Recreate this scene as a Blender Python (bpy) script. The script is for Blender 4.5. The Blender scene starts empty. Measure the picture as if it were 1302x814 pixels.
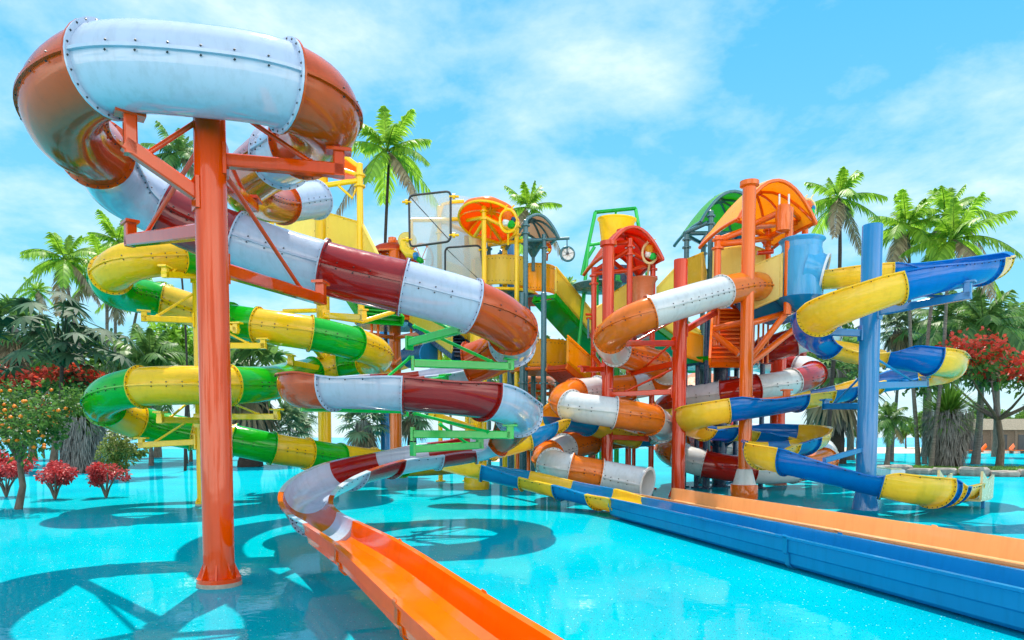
import bpy, math, random
from mathutils import Vector, Matrix
R_ = math.radians
SC = bpy.context.scene
COL = SC.collection
V = Vector
# ------------------------------------------------------------------ camera model (photo pixels 1302 x 814)
F, PW, PH, HZ, CAMH, PITCH = 900.0, 1302.0, 814.0, 556.0, 2.0, R_(3.0)
CX, CY = PW/2, HZ + F*math.tan(PITCH)
def ray(px, py):
    u, v = (px-CX)/F, (CY-py)/F
    d = V((u, v*math.sin(PITCH)+math.cos(PITCH), v*math.cos(PITCH)-math.sin(PITCH)))
    return d/d.y
def P(px, py, Y):
    d = ray(px, py)*Y
    return V((d.x, d.y, d.z+CAMH))
def PZ(px, py, z):
    d = ray(px, py)
    return d*((z-CAMH)/d.z)+V((0, 0, CAMH))
def G(px, py): return PZ(px, py, 0.0)
def GX(px, Y):                      # ground point under a pixel column at depth Y
    p = P(px, HZ, Y); return V((p.x, Y, 0))

cam = bpy.data.cameras.new('camera'); camo = bpy.data.objects.new('camera', cam); COL.objects.link(camo)
camo.location = (0, 0, CAMH); camo.rotation_euler = (R_(90)-PITCH, 0, 0)
cam.sensor_fit = 'HORIZONTAL'; cam.sensor_width = 36; cam.lens = 36*F/PW
cam.shift_y = (CY-PH/2)/PW; cam.clip_start = .1; cam.clip_end = 6000
SC.camera = camo

# ------------------------------------------------------------------ materials
def lin(c):
    c = c/255.0
    return c/12.92 if c <= .04045 else ((c+.055)/1.055)**2.4
def rgb(r, g, b): return (lin(r), lin(g), lin(b), 1)
MATS = {}
def newmat(name):
    m = bpy.data.materials.new(name); m.use_nodes = True
    nt = m.node_tree; b = nt.nodes['Principled BSDF']
    return m, nt, b, nt.nodes, nt.links
def noise(nt, scale, detail=3, co=None, rough=.55):
    n = nt.nodes.new('ShaderNodeTexNoise'); n.inputs['Scale'].default_value = scale
    n.inputs['Detail'].default_value = detail; n.inputs['Roughness'].default_value = rough
    if co: nt.links.new(co, n.inputs['Vector'])
    return n
def ramp(nt, fac, stops):
    r = nt.nodes.new('ShaderNodeValToRGB'); e = r.color_ramp.elements
    while len(e) < len(stops): e.new(.5)
    for i, (p, c) in enumerate(stops): e[i].position = p; e[i].color = c
    nt.links.new(fac, r.inputs['Fac']); return r
def mul(c, k): return (min(c[0]*k, 1), min(c[1]*k, 1), min(c[2]*k, 1), 1)
def plastic(name, c, rough=.13, coat=.15, var=.07, bump=.02, trans=0):
    """gel-coated fibreglass / painted steel: gloss, faint tone changes, slightly uneven surface, faint water marks"""
    if name in MATS: return MATS[name]
    m, nt, b, N, L = newmat(name)
    tc = N.new('ShaderNodeTexCoord'); co = tc.outputs['Object']
    n1 = noise(nt, .9, 4, co)
    r1 = ramp(nt, n1.outputs['Fac'], [(.3, mul(c, 1-var)), (.7, mul(c, 1+var*.5))])
    mp = N.new('ShaderNodeMapping'); mp.inputs['Scale'].default_value = (7, 7, .7); L.new(co, mp.inputs['Vector'])   # water streaks and faded patches
    ns = noise(nt, 1.0, 6, mp.outputs['Vector'], .7); rs = ramp(nt, ns.outputs['Fac'], [(.36, (.80,.79,.77,1)), (.52, (1,1,1,1))])
    ml = N.new('ShaderNodeMix'); ml.data_type = 'RGBA'; ml.blend_type = 'MULTIPLY'; ml.inputs[0].default_value = .5
    L.new(r1.outputs['Color'], ml.inputs[6]); L.new(rs.outputs['Color'], ml.inputs[7]); L.new(ml.outputs[2], b.inputs['Base Color'])
    n2 = noise(nt, 7, 5, co, .65)
    r2 = ramp(nt, n2.outputs['Fac'], [(.35, (rough*.7,)*3+(1,)), (.75, (min(rough*1.9, 1),)*3+(1,))])
    L.new(r2.outputs['Color'], b.inputs['Roughness'])
    n3 = noise(nt, 2.2, 2, co); bp = N.new('ShaderNodeBump')
    bp.inputs['Strength'].default_value = bump*6; bp.inputs['Distance'].default_value = .03
    L.new(n3.outputs['Fac'], bp.inputs['Height']); L.new(bp.outputs['Normal'], b.inputs['Normal'])
    b.inputs['Specular IOR Level'].default_value = .46; b.inputs['Coat Weight'].default_value = coat; b.inputs['Coat Roughness'].default_value = .04
    if trans:                                   # thin glass fibre shells let some light through
        t = N.new('ShaderNodeBsdfTranslucent'); L.new(r1.outputs['Color'], t.inputs['Color'])
        mx = N.new('ShaderNodeMixShader'); mx.inputs[0].default_value = trans; L.new(b.outputs[0], mx.inputs[1]); L.new(t.outputs[0], mx.inputs[2])
        L.new(mx.outputs[0], N['Material Output'].inputs['Surface'])
    MATS[name] = m; return m
def rough_mat(name, c1, c2, scale=6, rough=.8, bump=.5, stretch=None):
    if name in MATS: return MATS[name]
    m, nt, b, N, L = newmat(name)
    tc = N.new('ShaderNodeTexCoord'); co = tc.outputs['Object']
    if stretch:
        mp = N.new('ShaderNodeMapping'); mp.inputs['Scale'].default_value = stretch; L.new(co, mp.inputs['Vector']); co = mp.outputs['Vector']
    n1 = noise(nt, scale, 6, co, .65)
    r1 = ramp(nt, n1.outputs['Fac'], [(.3, c1), (.7, c2)])
    L.new(r1.outputs['Color'], b.inputs['Base Color']); b.inputs['Roughness'].default_value = rough
    bp = N.new('ShaderNodeBump'); bp.inputs['Strength'].default_value = bump; bp.inputs['Distance'].default_value = .05
    L.new(n1.outputs['Fac'], bp.inputs['Height']); L.new(bp.outputs['Normal'], b.inputs['Normal'])
    MATS[name] = m; return m
def leaf_mat(name, c1, c2, trans=.45, rough=.45, scale=1.2):
    if name in MATS: return MATS[name]
    m, nt, b, N, L = newmat(name)
    g = N.new('ShaderNodeNewGeometry'); oi = N.new('ShaderNodeObjectInfo'); tc = N.new('ShaderNodeTexCoord')
    n1 = noise(nt, scale, 2, tc.outputs['Object'])
    ad = N.new('ShaderNodeMath'); ad.operation = 'ADD'
    L.new(g.outputs['Random Per Island'], ad.inputs[0]); L.new(n1.outputs['Fac'], ad.inputs[1])
    hf = N.new('ShaderNodeMath'); hf.operation = 'MULTIPLY'; hf.inputs[1].default_value = .5; L.new(ad.outputs[0], hf.inputs[0])
    r1 = ramp(nt, hf.outputs[0], [(.22, c1), (.78, c2)])
    L.new(r1.outputs['Color'], b.inputs['Base Color']); b.inputs['Roughness'].default_value = rough
    t = N.new('ShaderNodeBsdfTranslucent'); L.new(r1.outputs['Color'], t.inputs['Color'])
    mx = N.new('ShaderNodeMixShader'); mx.inputs[0].default_value = trans
    L.new(b.outputs[0], mx.inputs[1]); L.new(t.outputs[0], mx.inputs[2])
    L.new(mx.outputs[0], N['Material Output'].inputs['Surface'])
    MATS[name] = m; return m

# ------------------------------------------------------------------ mesh builder
class MB:
    def __init__(s): s.v = []; s.f = []; s.m = []; s.cur = 0
    def add(s, vs, fs):
        o = len(s.v); s.v.extend(vs)
        for f in fs: s.f.append(tuple(i+o for i in f)); s.m.append(s.cur)
    def box(s, c, size, axes=None):
        c = V(c); hx, hy, hz = size[0]/2, size[1]/2, size[2]/2
        ax = axes or (V((1,0,0)), V((0,1,0)), V((0,0,1)))
        vs = [c+ax[0]*(hx*i)+ax[1]*(hy*j)+ax[2]*(hz*k) for i in (-1,1) for j in (-1,1) for k in (-1,1)]
        s.add(vs, [(0,1,3,2),(4,6,7,5),(0,4,5,1),(2,3,7,6),(0,2,6,4),(1,5,7,3)])
    def beam(s, p, q, w, h, up=V((0,0,1))):
        p, q = V(p), V(q); T = (q-p); ln = T.length
        if ln < 1e-5: return
        T /= ln; S = T.cross(up)
        if S.length < 1e-3: S = T.cross(V((0,1,0)))
        S.normalize(); N = S.cross(T)
        b = min(w, h)*.12; prof = [(-w/2+b,-h/2),(w/2-b,-h/2),(w/2,-h/2+b),(w/2,h/2-b),(w/2-b,h/2),(-w/2+b,h/2),(-w/2,h/2-b),(-w/2,-h/2+b)]
        s.sweep([p, q], [S,S], [N,N], prof, cap=True)
    def sweep(s, C, S, N, prof, closed=True, cap=False, flip=False, sc=None):
        n = len(prof); o = len(s.v)
        for i, (c, a, b) in enumerate(zip(C, S, N)):
            k = sc[i] if sc else 1
            for x, y in prof: s.v.append(c+a*(x*k)+b*(y*k))
        m = n if closed else n-1
        for i in range(len(C)-1):
            for k in range(m):
                k2 = (k+1) % n
                f = (o+i*n+k, o+i*n+k2, o+(i+1)*n+k2, o+(i+1)*n+k)
                s.f.append(f if flip else f[::-1]); s.m.append(s.cur)
        if cap:
            s.f.append(tuple(o+k for k in range(n))[::-1]); s.m.append(s.cur)
            e = o+(len(C)-1)*n; s.f.append(tuple(e+k for k in range(n))); s.m.append(s.cur)
    def tube(s, pts, r, n=10, cap=True):
        pts = [V(p) for p in pts]; rs = r if isinstance(r, (list, tuple)) else [r]*len(pts)
        N0 = None; o = len(s.v)
        for i, p in enumerate(pts):
            a = pts[max(i-1, 0)]; b = pts[min(i+1, len(pts)-1)]
            T = (b-a).normalized()
            if N0 is None:
                N0 = T.orthogonal().normalized()
            N0 = (N0-T*N0.dot(T)).normalized(); B = T.cross(N0)
            for k in range(n):
                an = 2*math.pi*k/n
                s.v.append(p+(N0*math.cos(an)+B*math.sin(an))*rs[i])
        for i in range(len(pts)-1):
            for k in range(n):
                k2 = (k+1) % n
                s.f.append((o+i*n+k, o+i*n+k2, o+(i+1)*n+k2, o+(i+1)*n+k)); s.m.append(s.cur)
        if cap:
            s.f.append(tuple(o+k for k in range(n))[::-1]); s.m.append(s.cur)
            e = o+(len(pts)-1)*n; s.f.append(tuple(e+k for k in range(n))); s.m.append(s.cur)
    def lathe(s, c, prof, n=24, axis=None, cap=True):
        """prof: (radius, height) pairs"""
        c = V(c); Z = V(axis).normalized() if axis else V((0,0,1)); X = Z.orthogonal().normalized(); Y = Z.cross(X)
        o = len(s.v)
        for r, h in prof:
            for k in range(n):
                a = 2*math.pi*k/n; s.v.append(c+X*(r*math.cos(a))+Y*(r*math.sin(a))+Z*h)
        for i in range(len(prof)-1):
            for k in range(n):
                k2 = (k+1) % n
                s.f.append((o+i*n+k, o+i*n+k2, o+(i+1)*n+k2, o+(i+1)*n+k)); s.m.append(s.cur)
        if cap:
            s.f.append(tuple(o+k for k in range(n))[::-1]); s.m.append(s.cur)
            e = o+(len(prof)-1)*n; s.f.append(tuple(e+k for k in range(n))); s.m.append(s.cur)
    def octa(s, c, r):
        c = V(c)
        s.add([c+V(d)*r for d in ((1,0,0),(-1,0,0),(0,1,0),(0,-1,0),(0,0,1),(0,0,-1))],
              [(0,2,4),(2,1,4),(1,3,4),(3,0,4),(2,0,5),(1,2,5),(3,1,5),(0,3,5)])

def mesh_of(name, mb, mats, off=V((0,0,0)), smooth=True, sharp=38):
    me = bpy.data.meshes.new(name)
    me.from_pydata([tuple(v-off) for v in mb.v], [], mb.f)
    for m in (mats if isinstance(mats, (list, tuple)) else [mats]): me.materials.append(m)
    me.polygons.foreach_set('material_index', mb.m)
    if smooth:
        me.polygons.foreach_set('use_smooth', [True]*len(mb.f))
        if sharp: me.set_sharp_from_angle(angle=R_(sharp))
    me.update(); return me
def wloc(o):
    p = V((0,0,0))
    while o: p += o.location; o = o.parent
    return p
def obj(name, mb, mats, parent=None, smooth=True, sharp=38, loc=None):
    off = wloc(parent) if parent else V(loc or (0,0,0))
    o = bpy.data.objects.new(name, mesh_of(name, mb, mats, off, smooth, sharp)); COL.objects.link(o)
    if parent: o.parent = parent
    else: o.location = off
    return o
def tag(o, label=None, cat=None, group=None, kind=None):
    if label: o['label'] = label
    if cat: o['category'] = cat
    if group: o['group'] = group
    if kind: o['kind'] = kind
    return o
def thing(name, label, cat, loc=(0,0,0), group=None):
    o = bpy.data.objects.new(name, None); COL.objects.link(o); o.location = V(loc); o.empty_display_size = .2
    return tag(o, label, cat, group)
def copy_child(o, parent, loc=(0,0,0), rot=(0,0,0), sc=(1,1,1)):
    c = o.copy(); COL.objects.link(c); c.parent = parent; c.location = loc; c.rotation_euler = rot; c.scale = sc
    return c

# ------------------------------------------------------------------ paths
def spline(ctrl, step=.14):
    """centripetal Catmull-Rom through ctrl; returns samples and the sample index of every control point"""
    p = [V(c) for c in ctrl]; p = [p[0]*2-p[1]]+p+[p[-1]*2-p[-2]]
    out = []; idx = []
    for i in range(1, len(p)-2):
        p0, p1, p2, p3 = p[i-1:i+3]
        t0 = 0; t1 = t0+max((p1-p0).length, 1e-4)**.5; t2 = t1+max((p2-p1).length, 1e-4)**.5; t3 = t2+max((p3-p2).length, 1e-4)**.5
        n = max(2, int((p2-p1).length/step)); idx.append(len(out))
        for k in range(n):
            t = t1+(t2-t1)*k/n
            A1 = p0*((t1-t)/(t1-t0))+p1*((t-t0)/(t1-t0)); A2 = p1*((t2-t)/(t2-t1))+p2*((t-t1)/(t2-t1)); A3 = p2*((t3-t)/(t3-t2))+p3*((t-t2)/(t3-t2))
            B1 = A1*((t2-t)/(t2-t0))+A2*((t-t0)/(t2-t0)); B2 = A2*((t3-t)/(t3-t1))+A3*((t-t1)/(t3-t1))
            out.append(B1*((t2-t)/(t2-t1))+B2*((t-t1)/(t2-t1)))
    idx.append(len(out)); out.append(p[-2].copy())
    # light smoothing keeps bends even
    for _ in range(6):
        q = out[:]
        for i in range(1, len(out)-1): q[i] = out[i]*.5+(out[i-1]+out[i+1])*.25
        out = q
    return out, idx
def frames(C):
    T = [(C[min(i+1, len(C)-1)]-C[max(i-1, 0)]).normalized() for i in range(len(C))]
    S, N, K = [], [], []
    for i, t in enumerate(T):
        s = t.cross(V((0,0,1))); s.normalize(); S.append(s); N.append(s.cross(t))
        a, b = T[max(i-2, 0)], T[min(i+2, len(T)-1)]
        ds = max((C[min(i+2, len(C)-1)]-C[max(i-2, 0)]).length, 1e-4)
        K.append(a.cross(b).z/ds)
    for _ in range(10): K = [(K[max(i-1,0)]+2*K[i]+K[min(i+1,len(K)-1)])/4 for i in range(len(K))]
    return T, S, N, K
def roll(S, N, a): return S*math.cos(a)+N*math.sin(a), N*math.cos(a)-S*math.sin(a)
# ------------------------------------------------------------------ palette
M = dict(
 a_orange=plastic('bronze_orange_gelcoat', rgb(210,82,8), .1, trans=.18), a_red=plastic('dark_red_gelcoat', rgb(150,20,14), .1),
 a_white=plastic('pearl_white_gelcoat', rgb(178,188,208), .07, var=.05),
 col_orange=plastic('orange_red_paint', rgb(222,70,0), 0.06), yellow=plastic('yellow_gelcoat', rgb(255,206,30), .12, trans=0.28),
 green=plastic('green_gelcoat', rgb(22,186,30), .12, trans=0.28), steel_green=plastic('green_paint', rgb(16,196,78), 0.12),
 steel_yellow=plastic('yellow_paint', rgb(255,200,10), 0.12), c_orange=plastic('light_orange_gelcoat', rgb(244,130,36), .1, trans=0.28),
 c_white=plastic('off_white_gelcoat', rgb(206,206,206), .12, var=.06), f_red=plastic('brick_red_gelcoat', rgb(176,28,10), .1),
 blue=plastic('royal_blue_gelcoat', rgb(0,122,204), .1, trans=0.28), deep_blue=plastic('deep_blue_gelcoat', rgb(26,148,206), .1, trans=0.28),
 steel_blue=plastic('blue_paint', rgb(34,126,184), 0.1), d_yellow=plastic('lemon_gelcoat', rgb(255,214,56), .12, trans=0.28),
 run_orange=plastic('bright_orange_gelcoat', rgb(253,122,4), .07, bump=.01, trans=.3), tan_orange=plastic('apricot_gelcoat', rgb(250,190,130), .07, bump=.01, trans=.25),
 steel_red=plastic('coral_red_paint', rgb(210,56,8), 0.1), steel_orange=plastic('orange_paint', rgb(236,104,14), 0.1),
 teal=plastic('grey_teal_paint', rgb(62,112,122), .25), navy=plastic('navy_paint', rgb(14,62,98), .25),
 cream=plastic('cream_gelcoat', rgb(228,206,150), .2), panel=plastic('yellow_panel_plastic', rgb(255,226,84), .2, var=.03, bump=.006, trans=.5),
 panel_pale=plastic('pale_yellow_panel_plastic', rgb(255,234,136), .2, var=.03, bump=.006, trans=.5), panel_amber=plastic('amber_panel_plastic', rgb(255,190,8), .2, var=.03, bump=.006, trans=.5),
 roof_orange=plastic('orange_canopy_plastic', rgb(250,136,10), .3, var=.03, bump=.006, trans=.5), roof_red=plastic('red_orange_canopy_plastic', rgb(230,80,14), .3, var=.03, bump=.006, trans=.5),
 roof_amber=plastic('amber_canopy_plastic', rgb(255,198,60), .3, var=.03, bump=.006, trans=.5), roof_green=plastic('green_canopy_plastic', rgb(96,196,62), .3, var=.03, bump=.006, trans=.5),
 roof_beige=plastic('beige_canopy_plastic', rgb(214,190,168), .3, var=.03, bump=.006, trans=.5), bucket=plastic('yellow_bucket_plastic', rgb(255,222,50), .3, var=.03, bump=.006, trans=.5),
 barrel=plastic('salmon_plastic', rgb(240,150,100), .2, trans=.3), funnel=plastic('sky_blue_gelcoat', rgb(84,186,234), .12, trans=.3),
 bolt=plastic('dark_bolt_steel', rgb(44,40,42), .4, coat=0), grout=rough_mat('grout', rgb(150,140,125), rgb(180,168,150), 9),
 white=plastic('white_paint', rgb(225,225,222), .3), black=plastic('dark_frame_paint', rgb(40,46,52), .35),
)
NA = 30
def tube_prof(r, lip=.045, ridge=.0):
    pts = []
    for k in range(NA):
        a = 2*math.pi*k/NA
        if k in (0, NA//2):
            for da, rr in ((-.04, r), (-.036, r+lip), (.036, r+lip), (.04, r)): pts.append((rr, a+da))
        else: pts.append((r*(1+ridge*(1 if math.sin(6*a+.4) > .3 else 0)), a))
    return [(rr*math.cos(a), rr*math.sin(a)) for rr, a in pts]
def arc_prof(r, a0, a1, th=.035, lip=.07, n=20):
    A = [a0+(a1-a0)*k/n for k in range(n+1)]
    pt = lambda rr, a: (rr*math.cos(a), rr*math.sin(a))
    out = [pt(r, a) for a in A]; inn = [pt(r-th, a) for a in A]
    d = .03/r
    e1 = [pt(r+lip, a1), pt(r+lip, a1+d), pt(r-th, a1+d)]
    e0 = [pt(r-th, a0-d), pt(r+lip, a0-d), pt(r+lip, a0)]
    return out+e1+inn[::-1]+e0
def trough_prof(w=.40, d=.36):
    out = [(w+.08, 0), (w+.08, -.035), (w+.045, -.05), (w+.05, -d*.5), (w+.015, -d*.56), (w-.0, -d+.05), (w-.05, -d)]
    inn = [(w+.005, 0), (w-.035, -d+.1), (w-.10, -d+.045)]
    o = out+[(-x, y) for x, y in out[::-1]]
    i = inn+[(-x, y) for x, y in inn[::-1]]
    return [(-x, y) for x, y in o]+[(x, y) for x, y in i]
def ring(mb, c, T, S, N, r0, r1, th, a0=0, a1=2*math.pi, n=NA):
    full = abs(a1-a0-2*math.pi) < 1e-6; m = n if full else n+1; o = len(mb.v)
    for k in range(m):
        a = a0+(a1-a0)*k/n; d = S*math.cos(a)+N*math.sin(a)
        mb.v += [c+d*r0, c+d*r1, c+d*r1+T*th, c+d*r0+T*th]
    for k in range(n):
        p = o+4*k; q = o+4*((k+1) % m)
        for i in range(4):
            j = (i+1) % 4; mb.f.append((p+i, q+i, q+j, p+j)[::-1]); mb.m.append(mb.cur)
    if not full:
        mb.f += [(o, o+1, o+2, o+3), (o+4*n+3, o+4*n+2, o+4*n+1, o+4*n)]; mb.m += [mb.cur]*2
def slide(root, pts, r=.55, open_from=None, bank=.7, sweep_half=(R_(186), R_(354)), boltstep=.2, flange=True, bolt=.022, taper=None):
    """pts: (point, material key or None). A key starts a new section. open_from: control index where the tube turns into an open half pipe."""
    C, idx = spline([p for p, _ in pts]); T, S, N, K = frames(C)
    n = len(C)
    marks = [(idx[i], k) for i, (_, k) in enumerate(pts) if k]
    io = idx[open_from] if open_from is not None else n+1
    RO = [max(-.42, min(.42, K[i]*bank)) if i >= io else 0 for i in range(n)]
    SCL = [1.0]*n
    if taper:                                    # (how many control points from the end, end radius)
        i0 = idx[-1-taper[0]]
        for i in range(i0, n):
            f = (i-i0)/max(1, n-1-i0); f = f*f*(3-2*f); SCL[i] = 1+(taper[1]/r-1)*f; RO[i] *= 1-f
    for j, (a, key) in enumerate(marks):
        b = marks[j+1][0] if j+1 < len(marks) else n-1
        if b-a < 1: continue
        opn = a >= io; sl = slice(a, b+1)
        S2, N2 = S[sl], N[sl]
        if opn:
            q = [roll(s, nn, ro) for s, nn, ro in zip(S2, N2, RO[sl])]; S2 = [x[0] for x in q]; N2 = [x[1] for x in q]
        mb = MB()
        if opn:
            mb.sweep(C[sl], S2, N2, arc_prof(r, *sweep_half), cap=True, sc=SCL[sl])
        else:
            mb.sweep(C[sl], S2, N2, tube_prof(r, ridge=.012), flip=False)
            mb.sweep(C[sl], S2, N2, [((r-.03)*math.cos(2*math.pi*k/NA), (r-.03)*math.sin(2*math.pi*k/NA)) for k in range(NA)], flip=True)
        mb.cur = 1; acc = 0
        for i in range(a, b):
            acc += (C[i+1]-C[i]).length
            if acc > boltstep and i > a+1 and i < b-2:
                acc = 0
                if opn:
                    for an in sweep_half: mb.octa(C[i]+(S2[i-a]*math.cos(an)+N2[i-a]*math.sin(an))*(r*SCL[i]+.05)-N2[i-a]*.02, bolt)
                else:
                    for sg in (-1, 1):
                        for up in (.055, -.055): mb.octa(C[i]+S2[i-a]*(sg*(r+.02))+N2[i-a]*up, bolt)
        nm = ('channel_section' if opn else 'tube_section')
        sec = obj(nm, mb, [M[key], M['bolt']], root)
        if flange:
            for e, sg in ((a, 1), (b, -1)):
                fb = MB(); i = e-a; ar = sweep_half if opn else (0, 2*math.pi)
                ring(fb, C[e]+T[e]*(.002 if sg > 0 else -.03), T[e], S2[i], N2[i], (r-.012)*SCL[e] if opn else r-.034, (r+.062)*SCL[e], .028, ar[0], ar[1])
                fb.cur = 1; nb = 14 if opn else 22
                for k in range(nb):
                    an = ar[0]+(ar[1]-ar[0])*(k+.5)/nb
                    fb.octa(C[e]+T[e]*(sg*.03)+(S2[i]*math.cos(an)+N2[i]*math.sin(an))*((r+.034)*SCL[e]), bolt)
                obj('flange', fb, [M[key], M['bolt']], sec)
    return C, T, S, N
def trough(root, pts, key, w=.40, d=.36, joints=(), name='runout_section'):
    C, idx = spline(pts, .25); T, S, N, K = frames(C)
    cuts = [0]+[int(j*(len(C)-1)) for j in joints]+[len(C)-1]
    for a, b in zip(cuts[:-1], cuts[1:]):
        mb = MB(); sl = slice(a, b+1)
        mb.sweep(C[sl], S[sl], N[sl], trough_prof(w, d), cap=True)
        sec = obj(name, mb, M[key], root, sharp=28)
        fb = MB()
        if a:
            pr = [(x*1.045 if y < -.04 else x*1.0, y*1.05-.01 if y < -.04 else y+.006) for x, y in trough_prof(w, d)[:14]]
            pr2 = [(x*.97, y+.02) for x, y in pr]
            fb.sweep([C[a]-T[a]*.05, C[a]+T[a]*.05], [S[a]]*2, [N[a]]*2, pr+pr2[::-1], cap=True)
            obj('joint_collar', fb, M[key], sec)
        else: pass
    return C

# ------------------------------------------------------------------ columns with arms
RAD = {}
def column(name, label, base, top, r, mkey, group=None, foot='plate', cat='support pole'):
    base = V(base); t = thing(name, label, cat, base, group); RAD[t.name] = r
    mb = MB(); mb.lathe(base, [(r, .05), (r, top-.03), (r*.96, top)], 28)
    obj('shaft', mb, M[mkey], t)
    fb = MB()
    if foot == 'plate':
        fb.lathe(base, [(r*1.42, .055), (r*1.42, .11)], 28)
        for k in range(8):
            a = 2*math.pi*(k+.3)/8; d = V((math.cos(a), math.sin(a), 0)); s = V((-d.y, d.x, 0))*.012; p = base+V((0,0,.11))
            q = [p+d*r, p+d*(r*1.38), p+d*r+V((0,0,r*.95))]
            fb.add([x+s for x in q]+[x-s for x in q], [(0,1,2),(3,5,4),(0,3,4,1),(1,4,5,2),(2,5,3,0)])
        obj('base_plate', fb, M[mkey], t)
        g = MB(); g.lathe(base, [(r*1.45, -.02), (r*1.45, .055)], 28); obj('grout_pad', g, M['grout'], t)
    elif foot == 'cone':
        fb.lathe(base, [(r*2.0, -.02), (r*2.05, .05), (r*2.05, .42), (r*1.95, .46)], 30); obj('base_drum', fb, M[mkey], t)
        g = MB(); g.lathe(base, [(r*1.75, .46), (r*1.15, .95), (r*1.02, .97)], 30); obj('base_cone', g, M['white'], t)
    elif foot == 'flare':
        fb.lathe(base, [(r*1.35, 0), (r*1.3, .12), (r*1.03, .45), (r*1.0, .5)], 28); obj('base_flare', fb, M[mkey], t)
    t['kind'] = 'thing'; return t
def arm(col, zc, end, mkey, w=.15, stub=.3, braces=(.45,), up=.75, brace_z=None, plate=True):
    c = col.location; r = RAD[col.name]; end = V(end); d = V((end.x-c.x, end.y-c.y, 0)).normalized()
    st = V((c.x, c.y, zc))+d*(r*.9)
    mb = MB(); e2 = end+ (end-st).normalized()*(w/2)
    mb.beam(st, e2, w, w*1.15)
    if plate: mb.beam(st+d*(r*.05)-V((0,0,.2)), st+d*(r*.05)+V((0,0,.2)), w*1.7, .05, up=d)
    if stub:
        q = end+V((0,0,stub)); mb.beam(end+V((0,0,-w*.57)), q, w, w, up=d)
        mb.beam(q-d*.17, q+d*.17, .22, .05)
    obj('support_arm', mb, M[mkey], col)
    for f in braces:
        bb = MB(); a = V((c.x, c.y, zc+up))+d*(r*.9); b = st.lerp(end, f if f != .45 else .75)+V((0,0,w*.5))
        bb.tube([a, b], .034, 10); bb.octa(a, .06); bb.octa(b, .06); obj('brace', bb, M[mkey], col)
def zat(col, py):                     # height on a column seen at picture row py
    c = col.location
    return P(CX, py, c.y).z

# ================================================================== the slides
def pk(*rows): return [(P(a[0], a[1], a[2]), a[3] if len(a) > 3 else None) for a in rows]
# A: orange, red and white slide in the foreground
sA = thing('water_slide', 'orange, red and white tube slide curling overhead and ending in the bright orange chute', 'water slide', G(279, 742))
A_pts = pk((402,254,21,'a_white'),(358,259,19.4,'a_orange'),(318,248,16.8),(314,230,15.0),(340,208,13.4),(358,198,12.6,'a_white'),(386,182,11.6,'a_orange'),(410,160,10.6),(404,132,9.6),(362,108,9.1,'a_white'),
  (235,90,8.75),(134,88,8.9,'a_orange'),(80,124,9.5),(88,166,10.4),(124,194,11.6,'a_white'),(154,238,12.8),(206,266,13.3,'a_red'),(250,288,13.4),(301,306,13.5,'a_white'),(355,325,13.6),(411,341,13.7,'a_red'),
  (462,354,13.8),(513,365,13.9,'a_white'),(562,378,14.0),(600,389,14.1,'a_orange'),(632,403,14.5),(652,420,15.3,'a_white'),(652,437,16.5,'a_orange'),(626,453,17.5),(598,463,17.8,'a_white'),
  (572,468,17.9),(535,474,17.8,'a_red'),(480,480,17.4,'a_white'),(430,485,16.6,'a_red'),(394,488,15.6,'a_orange'),(382,489,14.8),(394,488,14.2),(424,487,13.9,'a_white'),(515,490,13.6,'a_red'),(616,501,14.2,'a_white'),(650,513,15.2),(660,526,16.2,'a_orange'),
  (649,541,17.1),(630,554,17.6,'a_white'),(600,563,17.6,'a_red'),(552,570,17.3,'a_white'),(495,579,16.4,'a_red'),(442,592,15.2,'a_white'),(405,610,13.9),(390,626,12.9,'a_orange'),(389,640,12.2),(401,652,11.5,'a_white'),(420,662,10.6))
CA, TA, SA, NA_ = slide(sA, A_pts, .5, open_from=28, bolt=.018, boltstep=.17, taper=(5, .36))
e = CA[-1]+V((0,0,-.02)); p1, p2 = PZ(548, 750, .64), PZ(637, 814, .60)
trough(sA, [e, PZ(474, 694, .72), p1, p2, p2+(p2-p1)*1.3], 'run_orange', .33, .34, joints=(.30, .62))
# green steel under the second loop of A (bolted to the slide)
GP = V((P(521, 556, 15.5).x, 15.5, 0))
def garm(p, q, stub=.26, br=None):
    mb = MB(); mb.beam(p, q, .15, .17); d = (q-p).normalized(); mb.beam(p-d*.04-V((0,0,.15)), p-d*.04+V((0,0,.15)), .2, .06, up=d)
    if stub: mb.beam(q-V((0,0,.085)), q+V((0,0,stub)), .15, .15, up=d); mb.beam(q+V((0,0,stub))-d*.15, q+V((0,0,stub))+d*.15, .2, .05)
    a = obj('support_arm', mb, M['steel_green'], sA)
    if br:
        b = MB(); b.tube([br[0], br[1]], .034, 8); b.octa(br[0], .06); b.octa(br[1], .06); obj('brace', b, M['steel_green'], a)
garm(P(522,436,15.5), P(588,418,14.4), .34, (P(527,395,15.5), P(575,420,14.6)))
garm(P(527,462,15.5), P(649,466,15.9), .16, (P(527,415,15.5), P(625,460,15.8)))
garm(P(514,521,15.3), P(387,518,14.4), .22, (P(521,455,15.5), P(484,487,15.0)))
garm(P(527,552,15.3), P(649,553,15.0), .2, (P(527,526,15.4), P(620,549,15.0)))
garm(P(527,571,15.6), P(610,566,16.6), .16, (P(560,540,15.6), P(594,564,16.4)))
garm(P(522,490,15.6), P(566,482,17.2), .1)

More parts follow.
